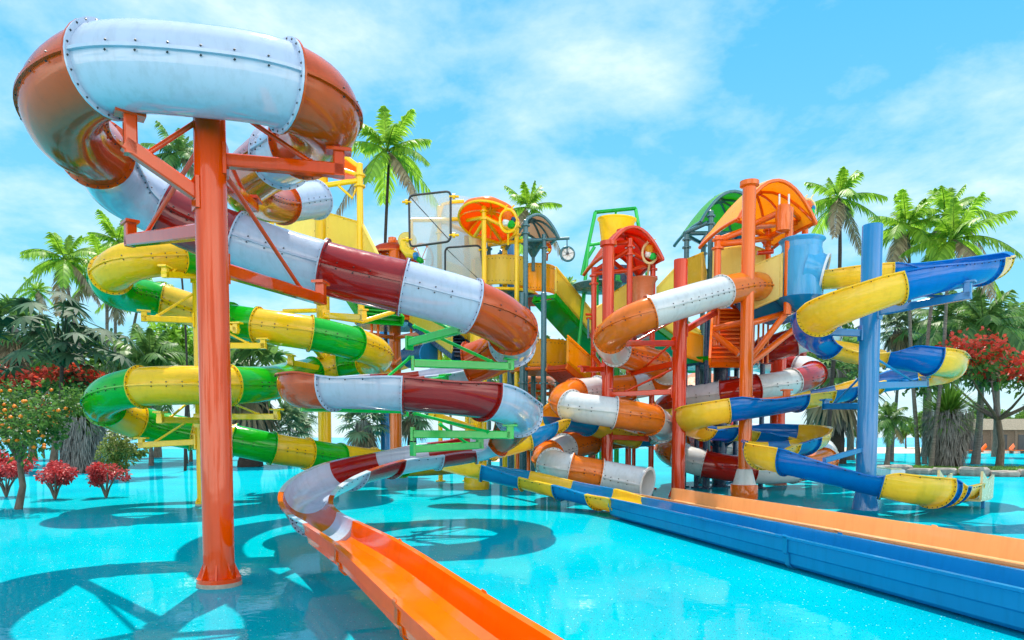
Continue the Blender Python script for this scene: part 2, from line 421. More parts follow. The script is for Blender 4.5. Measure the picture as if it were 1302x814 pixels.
# B: yellow and green tube
sB = thing('water_slide', 'yellow and green enclosed tube slide looping behind the big orange red pole', 'water slide', G(257, 643))
slide(sB, pk((410,330,26,'yellow'),(335,322,23.6,'green'),(275,327,21.4),(222,326,19.8,'yellow'),(165,333,18.8),(140,350,19.2,'green'),(150,370,20.6),(186,378,21.7),(206,382,22.0,'yellow'),(250,396,21.9),(292,408,21.4,'green'),(327,414,21.1,'yellow'),
  (395,424,21.4,'green'),(450,437,22.4,'yellow'),(480,450,24),(470,462,25.8,'green'),(432,467,26.6,'yellow'),(397,473,26,'green'),(368,480,23.6),(338,488,20.6),(294,490,19,'yellow'),(235,490,18.3),(178,492,18.3,'green'),(140,502,18.9),
  (133,518,20.2,'yellow'),(175,537,21.6,'green'),(245,552,22.4,'yellow'),(298,560,22.6,'green'),(346,570,23,'yellow'),(390,577,24,'green'),(432,583,25,'yellow'),(475,588,26.3,'green'),(512,590,27.6,'yellow'),(600,587,31)), .5, bolt=.021, boltstep=.26)
# C: orange and white tube in the centre
sC = thing('water_slide', 'light orange and grey white tube slide winding round the slim coral red pole', 'water slide', G(825, 625))
slide(sC, pk((992,384,28,'c_orange'),(978,370,25.4),(955,364,23.6),(917,371,22.6,'c_white'),(874,383,21.6),(829,397,21,'c_orange'),(795,411,21.2),(775,430,22.2,'c_white'),(783,447,23.6,'c_orange'),(812,456,24.6),(836,463,25.4,'c_white'),(850,474,26,'c_orange'),(832,486,26.5,'c_white'),
  (802,492,26.4,'c_orange'),(760,496,25.8,'c_white'),(730,500,24.8,'c_orange'),(716,508,23.6),(724,516,22.8,'c_white'),(782,525,22.2,'c_orange'),(828,534,23,'c_white'),(842,544,24.4,'c_orange'),(825,550,25.8,'c_white'),(795,553,26.3,'c_orange'),(770,557,26.2,'c_white'),(750,561,25.8,'c_orange'),(718,570,24.6,'c_white'),
  (697,579,23.4,'c_orange'),(700,590,22.2,'c_white'),(726,597,21.6,'c_orange'),(764,604,21.9,'c_white'),(824,616,21.1)), .47, bolt=.021, boltstep=.26)
q0, q1 = V((3.78, 20.4, .52)), V((7.45, 7.15, .48))
trough(sC, [q0, q0.lerp(q1, .33), q0.lerp(q1, .66), q1, q1+(q1-q0)*.3], 'tan_orange', .92, .42, joints=(.52,))
# D: yellow and blue half pipe on the right
sD = thing('water_slide', 'yellow and royal blue open half pipe slide coiling round the tall blue pole', 'water slide', G(1190, 640))
CD, TD, SD, ND = slide(sD, pk((1046,348,23.8,'d_yellow'),(1090,345,23.4),(1130,341,23.2,'blue'),(1190,336,23),(1245,331,21.6),(1259,331,20.4,'d_yellow'),(1246,336,19,'blue'),(1192,346,18),(1140,359,17.8,'d_yellow'),(1075,384,18.2),(1040,402,19.4,'blue'),(1033,420,20.8),(1054,433,21.6,'d_yellow'),(1090,441,21.8),
  (1130,446,21.6,'blue'),(1185,454,21.2,'d_yellow'),(1207,461,22.2),(1196,469,23.4),(1166,473,24,'blue'),(1112,481,24,'d_yellow'),(1076,490,23.7,'blue'),(1045,496,23.3,'d_yellow'),(1012,502,22.8,'blue'),(970,509,22.3),(924,516,22,'d_yellow'),(888,524,22.3),(878,534,23.4),
  (895,540,24.4,'blue'),(925,542,25,'d_yellow'),(955,544,25.5,'blue'),(1010,547,25.6,'d_yellow'),(1036,551,24.2),(1022,557,22.8,'blue'),(996,562,21.8,'d_yellow'),(972,566,20.8,'blue'),(970,572,19.8,'d_yellow'),(1001,579,19,'blue'),(1060,592,18.3),(1124,607,17.8,'d_yellow'),(1164,615,17.5),(1186,618,17.8,'blue'),(1192,618,18.05,'d_yellow'),(1198,617,18.35,'blue'),(1204,616,18.65,'d_yellow'),(1222,612,19.7)), .52, open_from=0, bank=.9, bolt=.021, boltstep=.26)
e, t = CD[-1], V((TD[-1].x, TD[-1].y, 0)).normalized(); n = t.cross(V((0,0,1)))
for sg in (-1, 1):                                  # cream outlet: two raised side wings and the floor between them
    mb = MB(); o = e+n*(sg*.52); u = n*(.03*sg); z = V((0,0,1))
    q = [o-t*.25-z*.46, o+t*1.15-z*.5, o+t*1.25+z*.16, o+t*.5+z*.02, o-t*.15+z*.3]
    mb.add([x-u for x in q]+[x+u for x in q], [(0,1,2,3,4),(9,8,7,6,5),(0,5,6,1),(1,6,7,2),(2,7,8,3),(3,8,9,4),(4,9,5,0)]); obj('exit_wing', mb, M['cream'], sD, smooth=False)
mb = MB(); mb.beam(e-t*.2-V((0,0,.5)), e+t*1.15-V((0,0,.52)), 1.04, .06); obj('exit_floor', mb, M['cream'], sD)
for sg in (-1, 1): mb = MB(); p = e+t*.7+n*(sg*.4); mb.beam(V((p.x,p.y,0)), V((p.x,p.y,e.z-.53)), .09, .09, up=t); obj('leg', mb, M['steel_blue'], sD)
# E: yellow and blue flume running to the blue run-out
sE = thing('water_slide', 'lemon and deep blue half pipe flume feeding the long blue run-out trough', 'water slide', G(780, 656))
E_end = V((2.87, 17.5, .52)); E1 = V((5.54, 7.15, .49))
E_pts = pk((846,508,28,'d_yellow'),(836,528,27,'d_yellow'),(838,546,26,'deep_blue'),(806,552,25.4,'d_yellow'),(748,535,24.2,'deep_blue'),(706,530,22.6,'d_yellow'),(690,538,21.4,'deep_blue'),(668,552,20.8,'d_yellow'),(624,564,21,'deep_blue'),(580,570,21.6,'d_yellow'),(561,575,21.4),(574,580,20.8),(616,590,20.6,'deep_blue'),(668,602,20.4,'d_yellow'),(716,613,19.7,'deep_blue'),(764,624,18.7,'d_yellow'))+[(E_end, None)]
slide(sE, E_pts, .48, open_from=0, bank=.35, bolt=.021, boltstep=.26)
dE = (E1-E_end)
trough(sE, [E_end-dE*.012+V((0,0,-.02)), E_end.lerp(E1, .3), E_end.lerp(E1, .65), E1, E1+dE*.4], 'deep_blue', .42, .46, joints=(.47,))
# F: brick red and white tube at the back right
sF = thing('water_slide', 'brick red and grey white tube slide coiled behind the tall orange pole', 'water slide', G(905, 612))
slide(sF, pk((1056,424,27.5,'c_white'),(1011,434,26.8,'f_red'),(972,446,27.6,'c_white'),(956,456,30),(985,462,31.5,'f_red'),(1018,466,31,'c_white'),(1034,476,29.2,'f_red'),(1006,486,27.6,'c_white'),(962,494,27,'f_red'),(918,501,27.2,'c_white'),(880,507,28,'f_red'),(850,516,29),(846,532,31,'c_white'),(880,543,32.5,'f_red'),
  (930,549,33,'c_white'),(990,556,32.5,'f_red'),(1040,568,31,'c_white'),(1048,586,29,'c_orange'),(1008,597,27.2,'c_white'),(955,598,26.4,'f_red'),(896,590,26.4,'c_white'),(866,581,27,'c_orange'),(848,570,28.6),(862,562,30,'f_red'),(900,566,31,'c_white'),(958,574,32)), .5, bolt=.024, boltstep=.34)

# ================================================================== columns
cA = column('support_pole', 'thick glossy orange red pole closest to the camera, carrying the tube loop overhead', G(279,744), 6.5, .2, 'col_orange')
arm(cA, zat(cA,250), P(166,188,8.95), 'col_orange', .15, .4, braces=(.45,), up=.9)
arm(cA, zat(cA,203), P(431,217,9.9), 'col_orange', .15, .26, braces=(.45,), up=.75)
arm(cA, zat(cA,216), P(322,262,11.6), 'col_orange', .14, .1, braces=(.45,), up=.6)
arm(cA, zat(cA,290), P(166,306,12.3), 'col_orange', .17, .3, braces=(.45,), up=1.2)
arm(cA, zat(cA,338), P(408,381,13.0), 'col_orange', .16, .3, braces=(.45,), up=1.4)
c = column('support_pole', 'slim yellow pole right behind the orange red one, holding the yellow green loops', G(257,643), zat(cA,300)*2.0, .13, 'yellow')
for zc, e in ((348,(300,352,19.6)),(352,(210,349,18.9)),(408,(183,405,20)),(396,(300,420,20.4)),(535,(204,534,18.6)),(530,(352,530,20)),(562,(180,566,20.6)),(440,(335,440,20.6))):
    arm(c, zat(c,zc), P(*e), 'steel_yellow', .15, .2, braces=(.45,), up=.75)
c = column('support_pole', 'tall yellow pole left of the white umbrella pole base, passing the green tube end', G(414,624), P(413,205,26).z, .24, 'yellow', foot='cone')
for zc, e in ((415,(358,408,23)),(402,(462,404,24)),(470,(370,462,23)),(505,(490,497,25)),(455,(396,437,23.5))):
    arm(c, zat(c,zc), P(*e), 'steel_yellow', .18, .25, braces=(), up=.8)
c = column('support_pole', 'orange pole on a drum base seen under the second orange and white loop', G(504,607), P(503,310,34).z, .28, 'steel_orange', foot='cone')
for zc, e in ((470,(545,425,33)),(470,(470,425,33)),(430,(535,424,33)),(430,(462,424,33))): arm(c, zat(c,zc), P(*e), 'steel_orange', .16, 0, braces=())
c = column('support_pole', 'plain blue pole just left of the orange pole with the drum base in the middle', G(492,596), P(492,395,40).z, .38, 'steel_blue', foot='flare')
c = column('support_pole', 'yellow pole on a yellow drum standing beside the lemon flume', G(606,622), P(604,390,27.3).z, .24, 'yellow', foot='cone')
arm(c, zat(c,545), P(550,528,24), 'steel_yellow', .2, .2, braces=()); arm(c, zat(c,560), P(684,556,22), 'steel_yellow', .2, .2, braces=())
c = column('support_pole', 'thick coral red pole standing beside the mouth of the light orange tube', G(862,634), P(865,330,23).z, .22, 'steel_red', foot='plate')
arm(c, zat(c,437), P(793,437,22.4), 'steel_red', .16, .24, braces=(.45,)); arm(c, zat(c,420), P(908,398,24), 'steel_red', .17, .24, braces=()); arm(c, zat(c,462), P(806,474,24.6), 'steel_red', .16, .2, braces=(.45,))
arm(c, zat(c,498), P(775,502,24.4), 'steel_red', .15, .2, braces=(.45,))
c = column('support_pole', 'slim coral red pole in the middle of the light orange tube coil', GX(772,24.5), P(772,309,24.5).z, .2, 'steel_red', foot='plate')
arm(c, zat(c,545), P(725,538,23), 'steel_red', .15, .2, braces=(.45,)); arm(c, zat(c,556), P(822,558,24), 'steel_red', .15, .2, braces=()); arm(c, zat(c,455), P(822,470,25.4), 'steel_red', .15, .2, braces=(.45,)); arm(c, zat(c,470), P(742,470,24), 'steel_red', .15, .1, braces=())
mb = MB(); b = c.location; mb.lathe(b, [(.2, P(772,309,24.5).z-.12), (.29, P(772,309,24.5).z-.1), (.29, P(772,309,24.5).z+.04)], 24); obj('cap', mb, M['steel_red'], c)
c = column('support_pole', 'tall orange pole on an orange drum, rising through the orange canopy', G(946,634), P(950,246,24).z, .21, 'steel_orange', foot='cone')
mb = MB(); zt = P(950,246,24).z; mb.lathe(c.location, [(.22, zt-.14), (.30, zt-.1), (.30, zt+.04)], 26); obj('cap', mb, M['steel_orange'], c)
for zc, e, s in ((527,(888,527,22.4),.3),(512,(1000,508,23),.3),(576,(1000,577,22),.1)): arm(c, zat(c,zc), P(*e), 'steel_orange', .2, s, braces=())
for a_, b_ in (((955,455,24),(998,400,24)),((955,462,24),(1018,412,25)),((952,412,24),(1000,398,24.5)),((940,450,24),(908,425,24.5)),((908,418,24.5),(945,410,24)),((998,400,24),(1016,392,25.5))):
    mb = MB(); mb.tube([P(*a_), P(*b_)], .11, 12); obj('brace', mb, M['steel_orange'], c)
c = column('support_pole', 'tall blue pole inside the coils of the yellow and royal blue slide', G(1100,648), P(1111,293,20).z, .26, 'steel_blue', foot='flare')
arm(c, zat(c,398), P(1230,376,17.9), 'steel_blue', .17, .34, braces=(.45,), up=.5); arm(c, zat(c,424), P(1054,422,19.6), 'steel_blue', .17, .2, braces=(.45,), up=.9); arm(c, zat(c,490), P(1176,488,22), 'steel_blue', .17, .2, braces=(.45,), up=.8)
arm(c, zat(c,516), P(1050,517,21.6), 'steel_blue', .16, .2, braces=(.45,), up=.9); arm(c, zat(c,572), P(1050,585,18.8), 'steel_blue', .12, 0, braces=(), plate=False)
c = column('support_pole', 'coral red pole at the back inside the brick red coil', GX(988,29.5), P(988,432,29.5).z, .3, 'steel_red', foot='plate')
arm(c, zat(c,452), P(1022,450,28), 'steel_red', .15, .2, braces=()); arm(c, zat(c,478), P(930,486,29), 'steel_red', .15, .2, braces=())
# ================================================================== the play towers
def zp(px, py, Y): return P(px, py, Y).z
def post(root, px, py_top, Y, r, mk, py_bot=None, collars=(), name='post'):
    r *= .8; b = GX(px, Y); zt = P(px, py_top, Y).z; zb = P(px, py_bot, Y).z if py_bot else 0
    mb = MB(); mb.lathe(b, [(r, zb), (r, zt-.02), (r*.8, zt)], 14)
    for c in collars:
        z = P(px, c, Y).z; mb.lathe(b, [(r*1.05, z-.06), (r*1.7, z-.06), (r*1.7, z+.0), (r*1.05, z+.0)], 14)
    if not py_bot: mb.lathe(b, [(r*2.2, 0), (r*2.2, .05), (r*1.02, .07)], 14)
    return obj(name, mb, M[mk], root)
def bar(root, pts, r, mk, name='beam', n=10):
    r *= .85; mb = MB(); mb.tube([P(*p) if not isinstance(p, Vector) else p for p in pts], r, n); return obj(name, mb, M[mk], root)
def slab(root, quad, th, mk, name='railing_panel', frame=None, parent=None):
    """flat panel through four corner points, with thickness, an upstanding rim and a row of bolts"""
    q = [V(x) for x in quad]; n = (q[1]-q[0]).cross(q[3]-q[0]).normalized()*(th/2)
    mb = MB(); o = 0
    c = sum(q, V((0,0,0)))/4; inn = [x.lerp(c, .045) for x in q]
    mb.add([x+n for x in q]+[x-n for x in q], [(3,2,1,0),(4,5,6,7),(0,1,5,4),(1,2,6,5),(2,3,7,6),(3,0,4,7)])
    mb.tube(q+[q[0]], th*1.1, 6)
    mb.cur = 1
    for i in range(4):
        a, b = inn[i], inn[(i+1) % 4]; k = max(2, int((b-a).length/.45))
        for j in range(k):
            for sg in (1.1, -1.1): mb.octa(a.lerp(b, j/k)+n*sg, .022)
    return obj(name, mb, [M[mk], M['bolt']], parent or root)
def vpanel(root, a, b, h0, mk, name='railing_panel'):
    """upright panel between two picture points a, b (its top edge) dropping by h0 metres"""
    a, b = P(*a), P(*b); d = V((0,0,h0)); return slab(root, [a-d, b-d, b, a], .06, mk, name)
def curved_panel(root, c, R, a0, a1, z0, z1, mk, name='railing_panel'):
    """upright curved guard: part of a cylinder with rolled rims, ribs and bolts"""
    mb = MB(); n = 18; c = V(c); A = [R_(a0+(a1-a0)*k/n) for k in range(n+1)]
    pos = [V((c.x, c.y, 0))+V((math.cos(a), math.sin(a), 0))*R for a in A]
    S = [V((math.cos(a), math.sin(a), 0)) for a in A]
    mb.sweep(pos, S, [V((0,0,1))]*(n+1), [(.03,z0),(.03,z1),(-.03,z1),(-.03,z0)], cap=True)
    for z in (z0, z1): mb.tube([p+V((0,0,z)) for p in pos], .05, 6)
    mb.cur = 1
    for k in range(0, n+1):
        for z in (z0+.12, z1-.12):
            for sg in (.04, -.04): mb.octa(pos[k]+S[k]*sg+V((0,0,z)), .022)
    return obj(name, mb, [M[mk], M['bolt']], root)
def deck(root, c, R, z, mk, rim=None, th=.16, n=36, beams=True):
    mb = MB(); c = V((c.x, c.y, z)); mb.lathe(c, [(R*.5, -.24), (R*.96, -th), (R, -th), (R, 0), (R*.97, .01)], n); o = obj('deck', mb, M[mk], root)
    if rim:
        rb = MB(); rb.tube([c+V((math.cos(a)*(R+.05), math.sin(a)*(R+.05), -th/2)) for a in [2*math.pi*k/n for k in range(n+1)]], .07, 8, cap=False); obj('deck_rim', rb, M[rim], root)
    return o
def dome(root, c, R, h, mk, rib, tilt=(0,0), ribs=8, crown=True):
    """shallow canopy shell with rim tube and ribs underneath; tilt (about X, about Y) in degrees"""
    mat = Matrix.Rotation(R_(-tilt[0]), 3, 'X') @ Matrix.Rotation(R_(tilt[1]), 3, 'Y'); c = V(c); n = 40
    f = lambda r, z, a: c+mat@V((r*math.cos(a), r*math.sin(a), z))
    rs = [(R*math.sin(R_(90)*k/9), h*math.cos(R_(90)*k/9)) for k in range(10)]
    rs[0] = (R*.03, h)
    prof = rs+[(R, -.05)]+[(r*.985, z-.05) for r, z in rs[::-1]]
    mb = MB(); o = len(mb.v)
    for r, z in prof:
        for k in range(n):
            a = 2*math.pi*k/n; mb.v.append(f(r*(1+.02*math.cos(a*ribs)), z, a))
    for i in range(len(prof)-1):
        for k in range(n):
            k2 = (k+1) % n; mb.f.append((i*n+k, i*n+k2, (i+1)*n+k2, (i+1)*n+k)); mb.m.append(0)
    roof = obj('canopy', mb, M[mk], root)
    rb = MB()
    rb.tube([f(R*.99, -.08, 2*math.pi*k/n) for k in range(n+1)], .055, 8, cap=False)
    for k in range(ribs):
        a = 2*math.pi*k/ribs; rb.tube([f(r*.97, z-.09, a) for r, z in rs], .04, 6)
    if crown: rb.lathe(f(0, h, 0), [(.22, -.12), (.26, .0), (.26, .12), (.1, .16)], 16, axis=mat@V((0,0,1)))
    obj('canopy_rib', rb, M[rib], roof)
    return roof
def sail(root, c, hx, hy, edge, crown, mk, rib, rot=0, n=14):
    """arched canopy shell, open at both ends, lifted a little at its front end"""
    ca, sa = math.cos(R_(rot)), math.sin(R_(rot)); c = V(c)
    def f(x, y, dz=0): X, Y = x*hx, y*hy; return c+V((X*ca-Y*sa, X*sa+Y*ca, edge*(1-x*x)+crown*.4*(1-y*y)+crown*.9*(1-y*y)*(1-x*x)-(crown*.9)*y*(1-x*x*.6)+dz))
    g = lambda i: -1+2*i/n
    mb = MB(); m = n+1; o = 0
    for dz in (0, -.05): mb.v += [f(g(i), g(j), dz) for i in range(m) for j in range(m)]
    for i in range(n):
        for j in range(n):
            a = i*m+j; q = (a, a+m, a+m+1, a+1); mb.f += [q, tuple(k+m*m for k in q[::-1])]; mb.m += [0, 0]
    ed = [(i, 0) for i in range(n)]+[(n, j) for j in range(n)]+[(n-i, n) for i in range(n)]+[(0, n-j) for j in range(n)]
    for k in range(len(ed)):
        a = ed[k][0]*m+ed[k][1]; b = ed[(k+1) % len(ed)]; b = b[0]*m+b[1]; mb.f.append((a, b, b+m*m, a+m*m)); mb.m.append(0)
    roof = obj('canopy', mb, M[mk], root); rb = MB()
    for sgn in (-1, 1): rb.tube([f(g(i), sgn, -.06) for i in range(m)], .065, 8); rb.tube([f(sgn, g(i), -.06) for i in range(m)], .065, 8); rb.tube([f(g(i), sgn*g(i), -.1) for i in range(m)], .05, 8)
    rb.tube([f(g(i), 0, -.1) for i in range(m)], .04, 6); rb.lathe(f(0, 0), [(.2,-.14),(.24,0),(.22,.1),(.08,.14)], 14)
    obj('canopy_rib', rb, M[rib], roof); return roof
def stair(name, label, top, bot, wdir, mk_panel, mk_str, mk_step, nst=12, hp=.95, sides=(0,1), panels=(0,1), group=None):
    """flight from the top edge midpoint to the bottom one; wdir: half width vector"""
    top, bot, wv = V(top), V(bot), V(wdir); t = thing(name, label, 'staircase', V((bot.x, bot.y, bot.z)), group)
    run = bot-top; hd = V((run.x, run.y, 0)).normalized(); wn = wv.normalized()
    for k in range(nst):
        f = (k+.5)/nst; c = top.lerp(bot, f); mb = MB(); tread = V((run.x, run.y, 0)).length/nst
        mb.box(c+V((0,0,.02)), (wv.length*2-.06, tread*1.08, .05), (wn, hd, V((0,0,1))))
        mb.box(c-hd*(tread*.5)+V((0,0,-abs(run.z)/nst*.5+.03)), (wv.length*2-.06, .03, abs(run.z)/nst), (wn, hd, V((0,0,1))))
        obj('step', mb, M[mk_step], t)
    q = V((0,0,-.24)); slab(t, [top-wv*.97+q, bot-wv*.97+q, bot+wv*.97+q, top+wv*.97+q], .03, mk_step, 'soffit')
    for s in sides:
        sg = 1 if s else -1; o = wv*sg
        mb = MB(); mb.beam(top+o-V((0,0,.05)), bot+o-V((0,0,.05)), .09, .32); obj('stringer', mb, M[mk_str], t)
    for s in panels:
        sg = 1 if s else -1; o = wv*(sg*1.06); u = V((0,0,hp)); z = V((0,0,.08))
        p = slab(t, [top+o+z, bot+o+z, bot+o+u, top+o+u], .05, mk_panel, 'side_panel')
        hb = MB(); hb.tube([top+o+u*1.12, bot+o+u*1.12], .035, 8)
        for k in range(5):
            q = top.lerp(bot, (k+.5)/5)+o; hb.tube([q+u*.95, q+u*1.12], .022, 6)
        obj('handrail', hb, M[mk_panel], t)
    return t

# ---- yellow starting tower behind the front slide
t = thing('play_tower', 'yellow starting tower with curved orange roof piece behind the top tube of the orange slide', 'play tower', GX(440, 26.5))
post(t, 461, 208, 26, .15, 'steel_yellow', py_bot=410, collars=(222, 236)); post(t, 373, 250, 27.5, .14, 'steel_yellow', py_bot=330); post(t, 394, 215, 29, .14, 'steel_yellow', py_bot=325); post(t, 350, 262, 29.5, .14, 'steel_yellow', py_bot=325)
bar(t, [(413,236,26),(440,232,26),(461,229,26)], .11, 'steel_yellow'); bar(t, [(413,210,26),(436,216,26),(461,224,26)], .08, 'steel_yellow'); bar(t, [(430,236,26),(448,252,26),(453,240,26)], .06, 'steel_yellow')
bar(t, [(413,195,26),(440,200,26),(456,212,26),(461,226,26)], .1, 'steel_yellow')
mb = MB(); q = [P(418,204,26.4),P(444,202,26.4),P(459,216,26.4),P(459,226,26.4),P(438,222,26.4),P(424,216,26.4)]; back = V((-1.2,3.2,1.0))
mb.add(q+[x+back for x in q]+[x+V((0,0,.06)) for x in q], [(0,1,2,3,4,5),(0,6,7,1),(1,7,8,2),(2,8,9,3),(3,9,10,4),(4,10,11,5),(5,11,6,0),(6,11,10,9,8,7)]); obj('roof', mb, M['roof_orange'], t, smooth=False)
vpanel(t, (416,271,26), (459,284,26), 1.55, 'panel'); vpanel(t, (352,272,27.5), (402,276,26.4), 1.5, 'panel_pale'); vpanel(t, (461,286,26), (482,328,24.6), 1.2, 'panel_pale')
mb = MB(); mb.beam(P(352,326,27.5), P(462,328,26), 1.3, .16); mb.beam(P(352,322,29), P(462,324,28), 1.8, .16); obj('deck', mb, M['green'], t)
bar(t, [(413,402,26),(461,409,26),(500,397,27)], .1, 'steel_yellow'); bar(t, [(360,396,26),(402,395,26)], .1, 'steel_yellow')
# small green roof-like deck under it
stair('staircase', 'green staircase flight under the tube end left of the blue pole', P(462,372,30), P(486,404,27.5), V((.75,.35,0)), 'panel', 'green', 'green', 7, panels=())
# ---- orange mushroom left of the nets
t = thing('spray_tower', 'small orange spray tower with flat round canopy under the tallest coconut palm', 'spray tower', GX(500, 36))
post(t, 501, 302, 36, .26, 'steel_orange', collars=(312, 322, 333)); dome(t, P(500,318,36), 1.0, .35, 'roof_red', 'steel_orange', (-8,0), 8)
bar(t, [(484,324,36),(520,319,36.4)], .12, 'steel_orange'); bar(t, [(503,322,36),(530,334,35.5)], .14, 'steel_orange')
mb = MB(); mb.box(P(520,330,35.6), (.8,.5,.7)); obj('spray_box', mb, M['roof_red'], t)
mb = MB(); c = P(536,330,35); mb.tube([c+V((math.cos(a)*.55,0,math.sin(a)*.75)) for a in [2*math.pi*k/24 for k in range(25)]], .05, 6, cap=False)
for k in range(6): mb.tube([c, c+V((math.cos(k*math.pi/3)*.55,0,math.sin(k*math.pi/3)*.75))], .02, 5)
obj('spray_wheel', mb, M['barrel'], t)
t = thing('spray_scoop', 'pale yellow scoop with round head beside the lower edge of the big net frame', 'water toy', P(524,310,35))
mb = MB(); mb.lathe(P(518,306,35), [(.05,-.16),(.38,-.1),(.46,0),(.38,.1),(.05,.16)], 24, axis=(.2,-1,.2)); obj('scoop', mb, M['panel_pale'], t)
mb = MB(); mb.tube([P(512,304,35),P(513,315,34.8),P(520,323,34.6),P(528,324,34.5)], [.14,.2,.24,.2], 10); obj('arm', mb, M['steel_yellow'], t)
mb = MB(); mb.lathe(P(529,326,34.3), [(.05,-.12),(.19,-.08),(.19,.08),(.05,.12)], 14, axis=(1,-.3,0)); obj('nozzle', mb, M['steel_blue'], t)
mb = MB(); mb.lathe(P(534,331,34.3), [(.05,-.2),(.14,-.1),(.14,.1),(.05,.2)], 14, axis=(1,0,-.6)); obj('tip', mb, M['green'], t)

# ---- nets
def net_mat():
    m, nt, b, N, L = newmat('fine_mesh_net'); b.inputs['Base Color'].default_value = (.55,.58,.60,1); b.inputs['Roughness'].default_value = .7
    co = N.new('ShaderNodeTexCoord').outputs['Object']; mp = N.new('ShaderNodeMapping'); mp.inputs['Rotation'].default_value = (0, R_(45), 0); L.new(co, mp.inputs[0])
    w1 = N.new('ShaderNodeTexWave'); w1.inputs['Scale'].default_value = 8; w1.bands_direction = 'X'; L.new(mp.outputs[0], w1.inputs[0])
    w2 = N.new('ShaderNodeTexWave'); w2.inputs['Scale'].default_value = 8; w2.bands_direction = 'Z'; L.new(mp.outputs[0], w2.inputs[0])
    mx = N.new('ShaderNodeMath'); mx.operation = 'MAXIMUM'; L.new(w1.outputs['Fac'], mx.inputs[0]); L.new(w2.outputs['Fac'], mx.inputs[1])
    r = ramp(nt, mx.outputs[0], [(.5, (.32,.32,.32,1)), (.95, (.75,.75,.75,1))]); L.new(r.outputs[0], b.inputs['Alpha']); return m
NET = net_mat()
def net(label, quad, clamps, cross):
    q = [P(*x) for x in quad]; t = thing('net_frame', label, 'net frame', (q[0]+q[1])/2)
    path = []
    for i in range(4):
        a, b, c = q[i-1], q[i], q[(i+1) % 4]; ra = (a-b).normalized()*.22; rc = (c-b).normalized()*.22
        for k in range(6): s = k/5; path.append(b+ra*(1-s)**2+rc*s**2)
    mb = MB(); mb.tube(path+[path[0]], .045, 8, cap=False); obj('frame', mb, M['black'], t)
    n = MB(); n.add(q, [(0,1,2,3)]); obj('net', n, NET, t, smooth=False)
    w = MB(); w.tube([q[cross[0]].lerp(q[cross[1]], .05), q[cross[0]].lerp(q[cross[1]], .95)], .018, 6); obj('wire', w, M['black'], t)
    for cx in clamps:
        k = MB(); p = P(*cx); k.tube([p-V((.18,0,0)), p+V((.2,0,0))], .05, 8); k.lathe(p, [(.04,-.06),(.11,-.05),(.11,.05),(.04,.06)], 10, axis=(1,0,0)); obj('clamp', k, M['steel_yellow'], t)
    return t
net('larger tilted net frame, dark rim with yellow clamps, beside the orange canopy', [(521,314,29),(573,307,28.4),(573,243,28.4),(520,249,29)], ((577,250,28.4),(577,299,28.4),(517,257,29),(518,305,29)), (1,3))
net('smaller grey net frame standing below and behind the tilted one', [(566,362,31),(616,362,30.6),(611,312,30.6),(566,315,31)], ((614,318,30.6),), (1,3))
t = thing('climbing_net', 'pale cone shaped rope climbing net under a yellow arch behind the net frames', 'climbing net', GX(590, 33))
n = MB(); c = GX(582, 33); n.lathe(c, [(1.7, zp(588,372,33)), (1.45, zp(588,330,33)), (1.15, zp(588,290,33)), (.8, zp(588,256,33))], 20, cap=False); obj('net', n, NET, t)
for px, py, Y in ((560,262,32),(594,300,32),(602,330,31)): post(t, px, py, Y, .13, 'steel_yellow', collars=(py+20, py+34))
bar(t, [(523,280,31.4),(558,280,31.6),(593,278,31.8),(616,276,31)], .11, 'steel_yellow'); bar(t, [(523,280,31.4),(523,313,31.4)], .1, 'steel_yellow'); bar(t, [(562,282,32),(596,296,32)], .11, 'steel_yellow')
bar(t, [(560,270,32),(563,260,32),(575,257,32),(590,256,32)], .09, 'steel_yellow')
mb = MB(); b = GX(606,32); mb.lathe(b, [(.36,0),(.36,zp(606,300,32))], 18); obj('mast', mb, M['cream'], t)
vpanel(t, (566,332,32.4), (598,345,31.6), 1.3, 'panel_pale')

# ---- tower with the orange scalloped canopy
t = thing('play_tower', 'yellow posted play tower under the bright orange scalloped canopy', 'play tower', GX(640, 31))
for a in ((616,262,30,'steel_yellow',.13),(657,282,30,'steel_yellow',.13),(642,298,32,'steel_yellow',.15),(622,300,33,'teal',.12),(668,280,29.6,'teal',.13),(691,298,30.6,'teal',.12)):
    post(t, a[0], a[1], a[2], a[4], a[3], collars=(a[1]+6, a[1]+16))
post(t, 650, 292, 34, .38, 'steel_blue'); post(t, 638, 318, 33.5, .14, 'steel_blue', collars=(322,328,334))
dome(t, P(622,281,30.6), 1.32, .6, 'roof_orange', 'steel_yellow', (22,10), 8)
sail(t, P(676,308,31.2), .9, 1.0, .8, .15, 'roof_beige', 'teal', 14)
for a_, b_ in (((616,276,30),(642,312,32)),((657,296,30),(642,312,32)),((604,300,31),(616,281,30)),((594,280,31),(616,276,30)),((604,300,31),(642,312,32)),((616,276,30),(657,296,30)),((622,312,33),(668,306,29.6)),((620,311,32.6),(640,309,32.6))): bar(t, [a_, b_], .1, 'steel_yellow')
for a_, b_ in (((664,306,30),(691,305,30.6)),((691,305,30.6),(678,317,31.4)),((664,309,30),(678,317,31.4)),((678,317,31.4),(678,345,31.4))): bar(t, [a_, b_], .09, 'teal')
mb = MB(); mb.lathe(P(678,312,31.4), [(.1,-.5),(.42,0),(.5,.06)], 16); obj('bracket', mb, M['teal'], t)
cd = P(638,370,32.2); cd2 = P(679,374,32.4)
deck(t, cd, 1.55, zp(638,374,32.2), 'teal', 'steel_yellow'); deck(t, cd2, 1.0, zp(680,380,32.4), 'roof_red', 'teal')
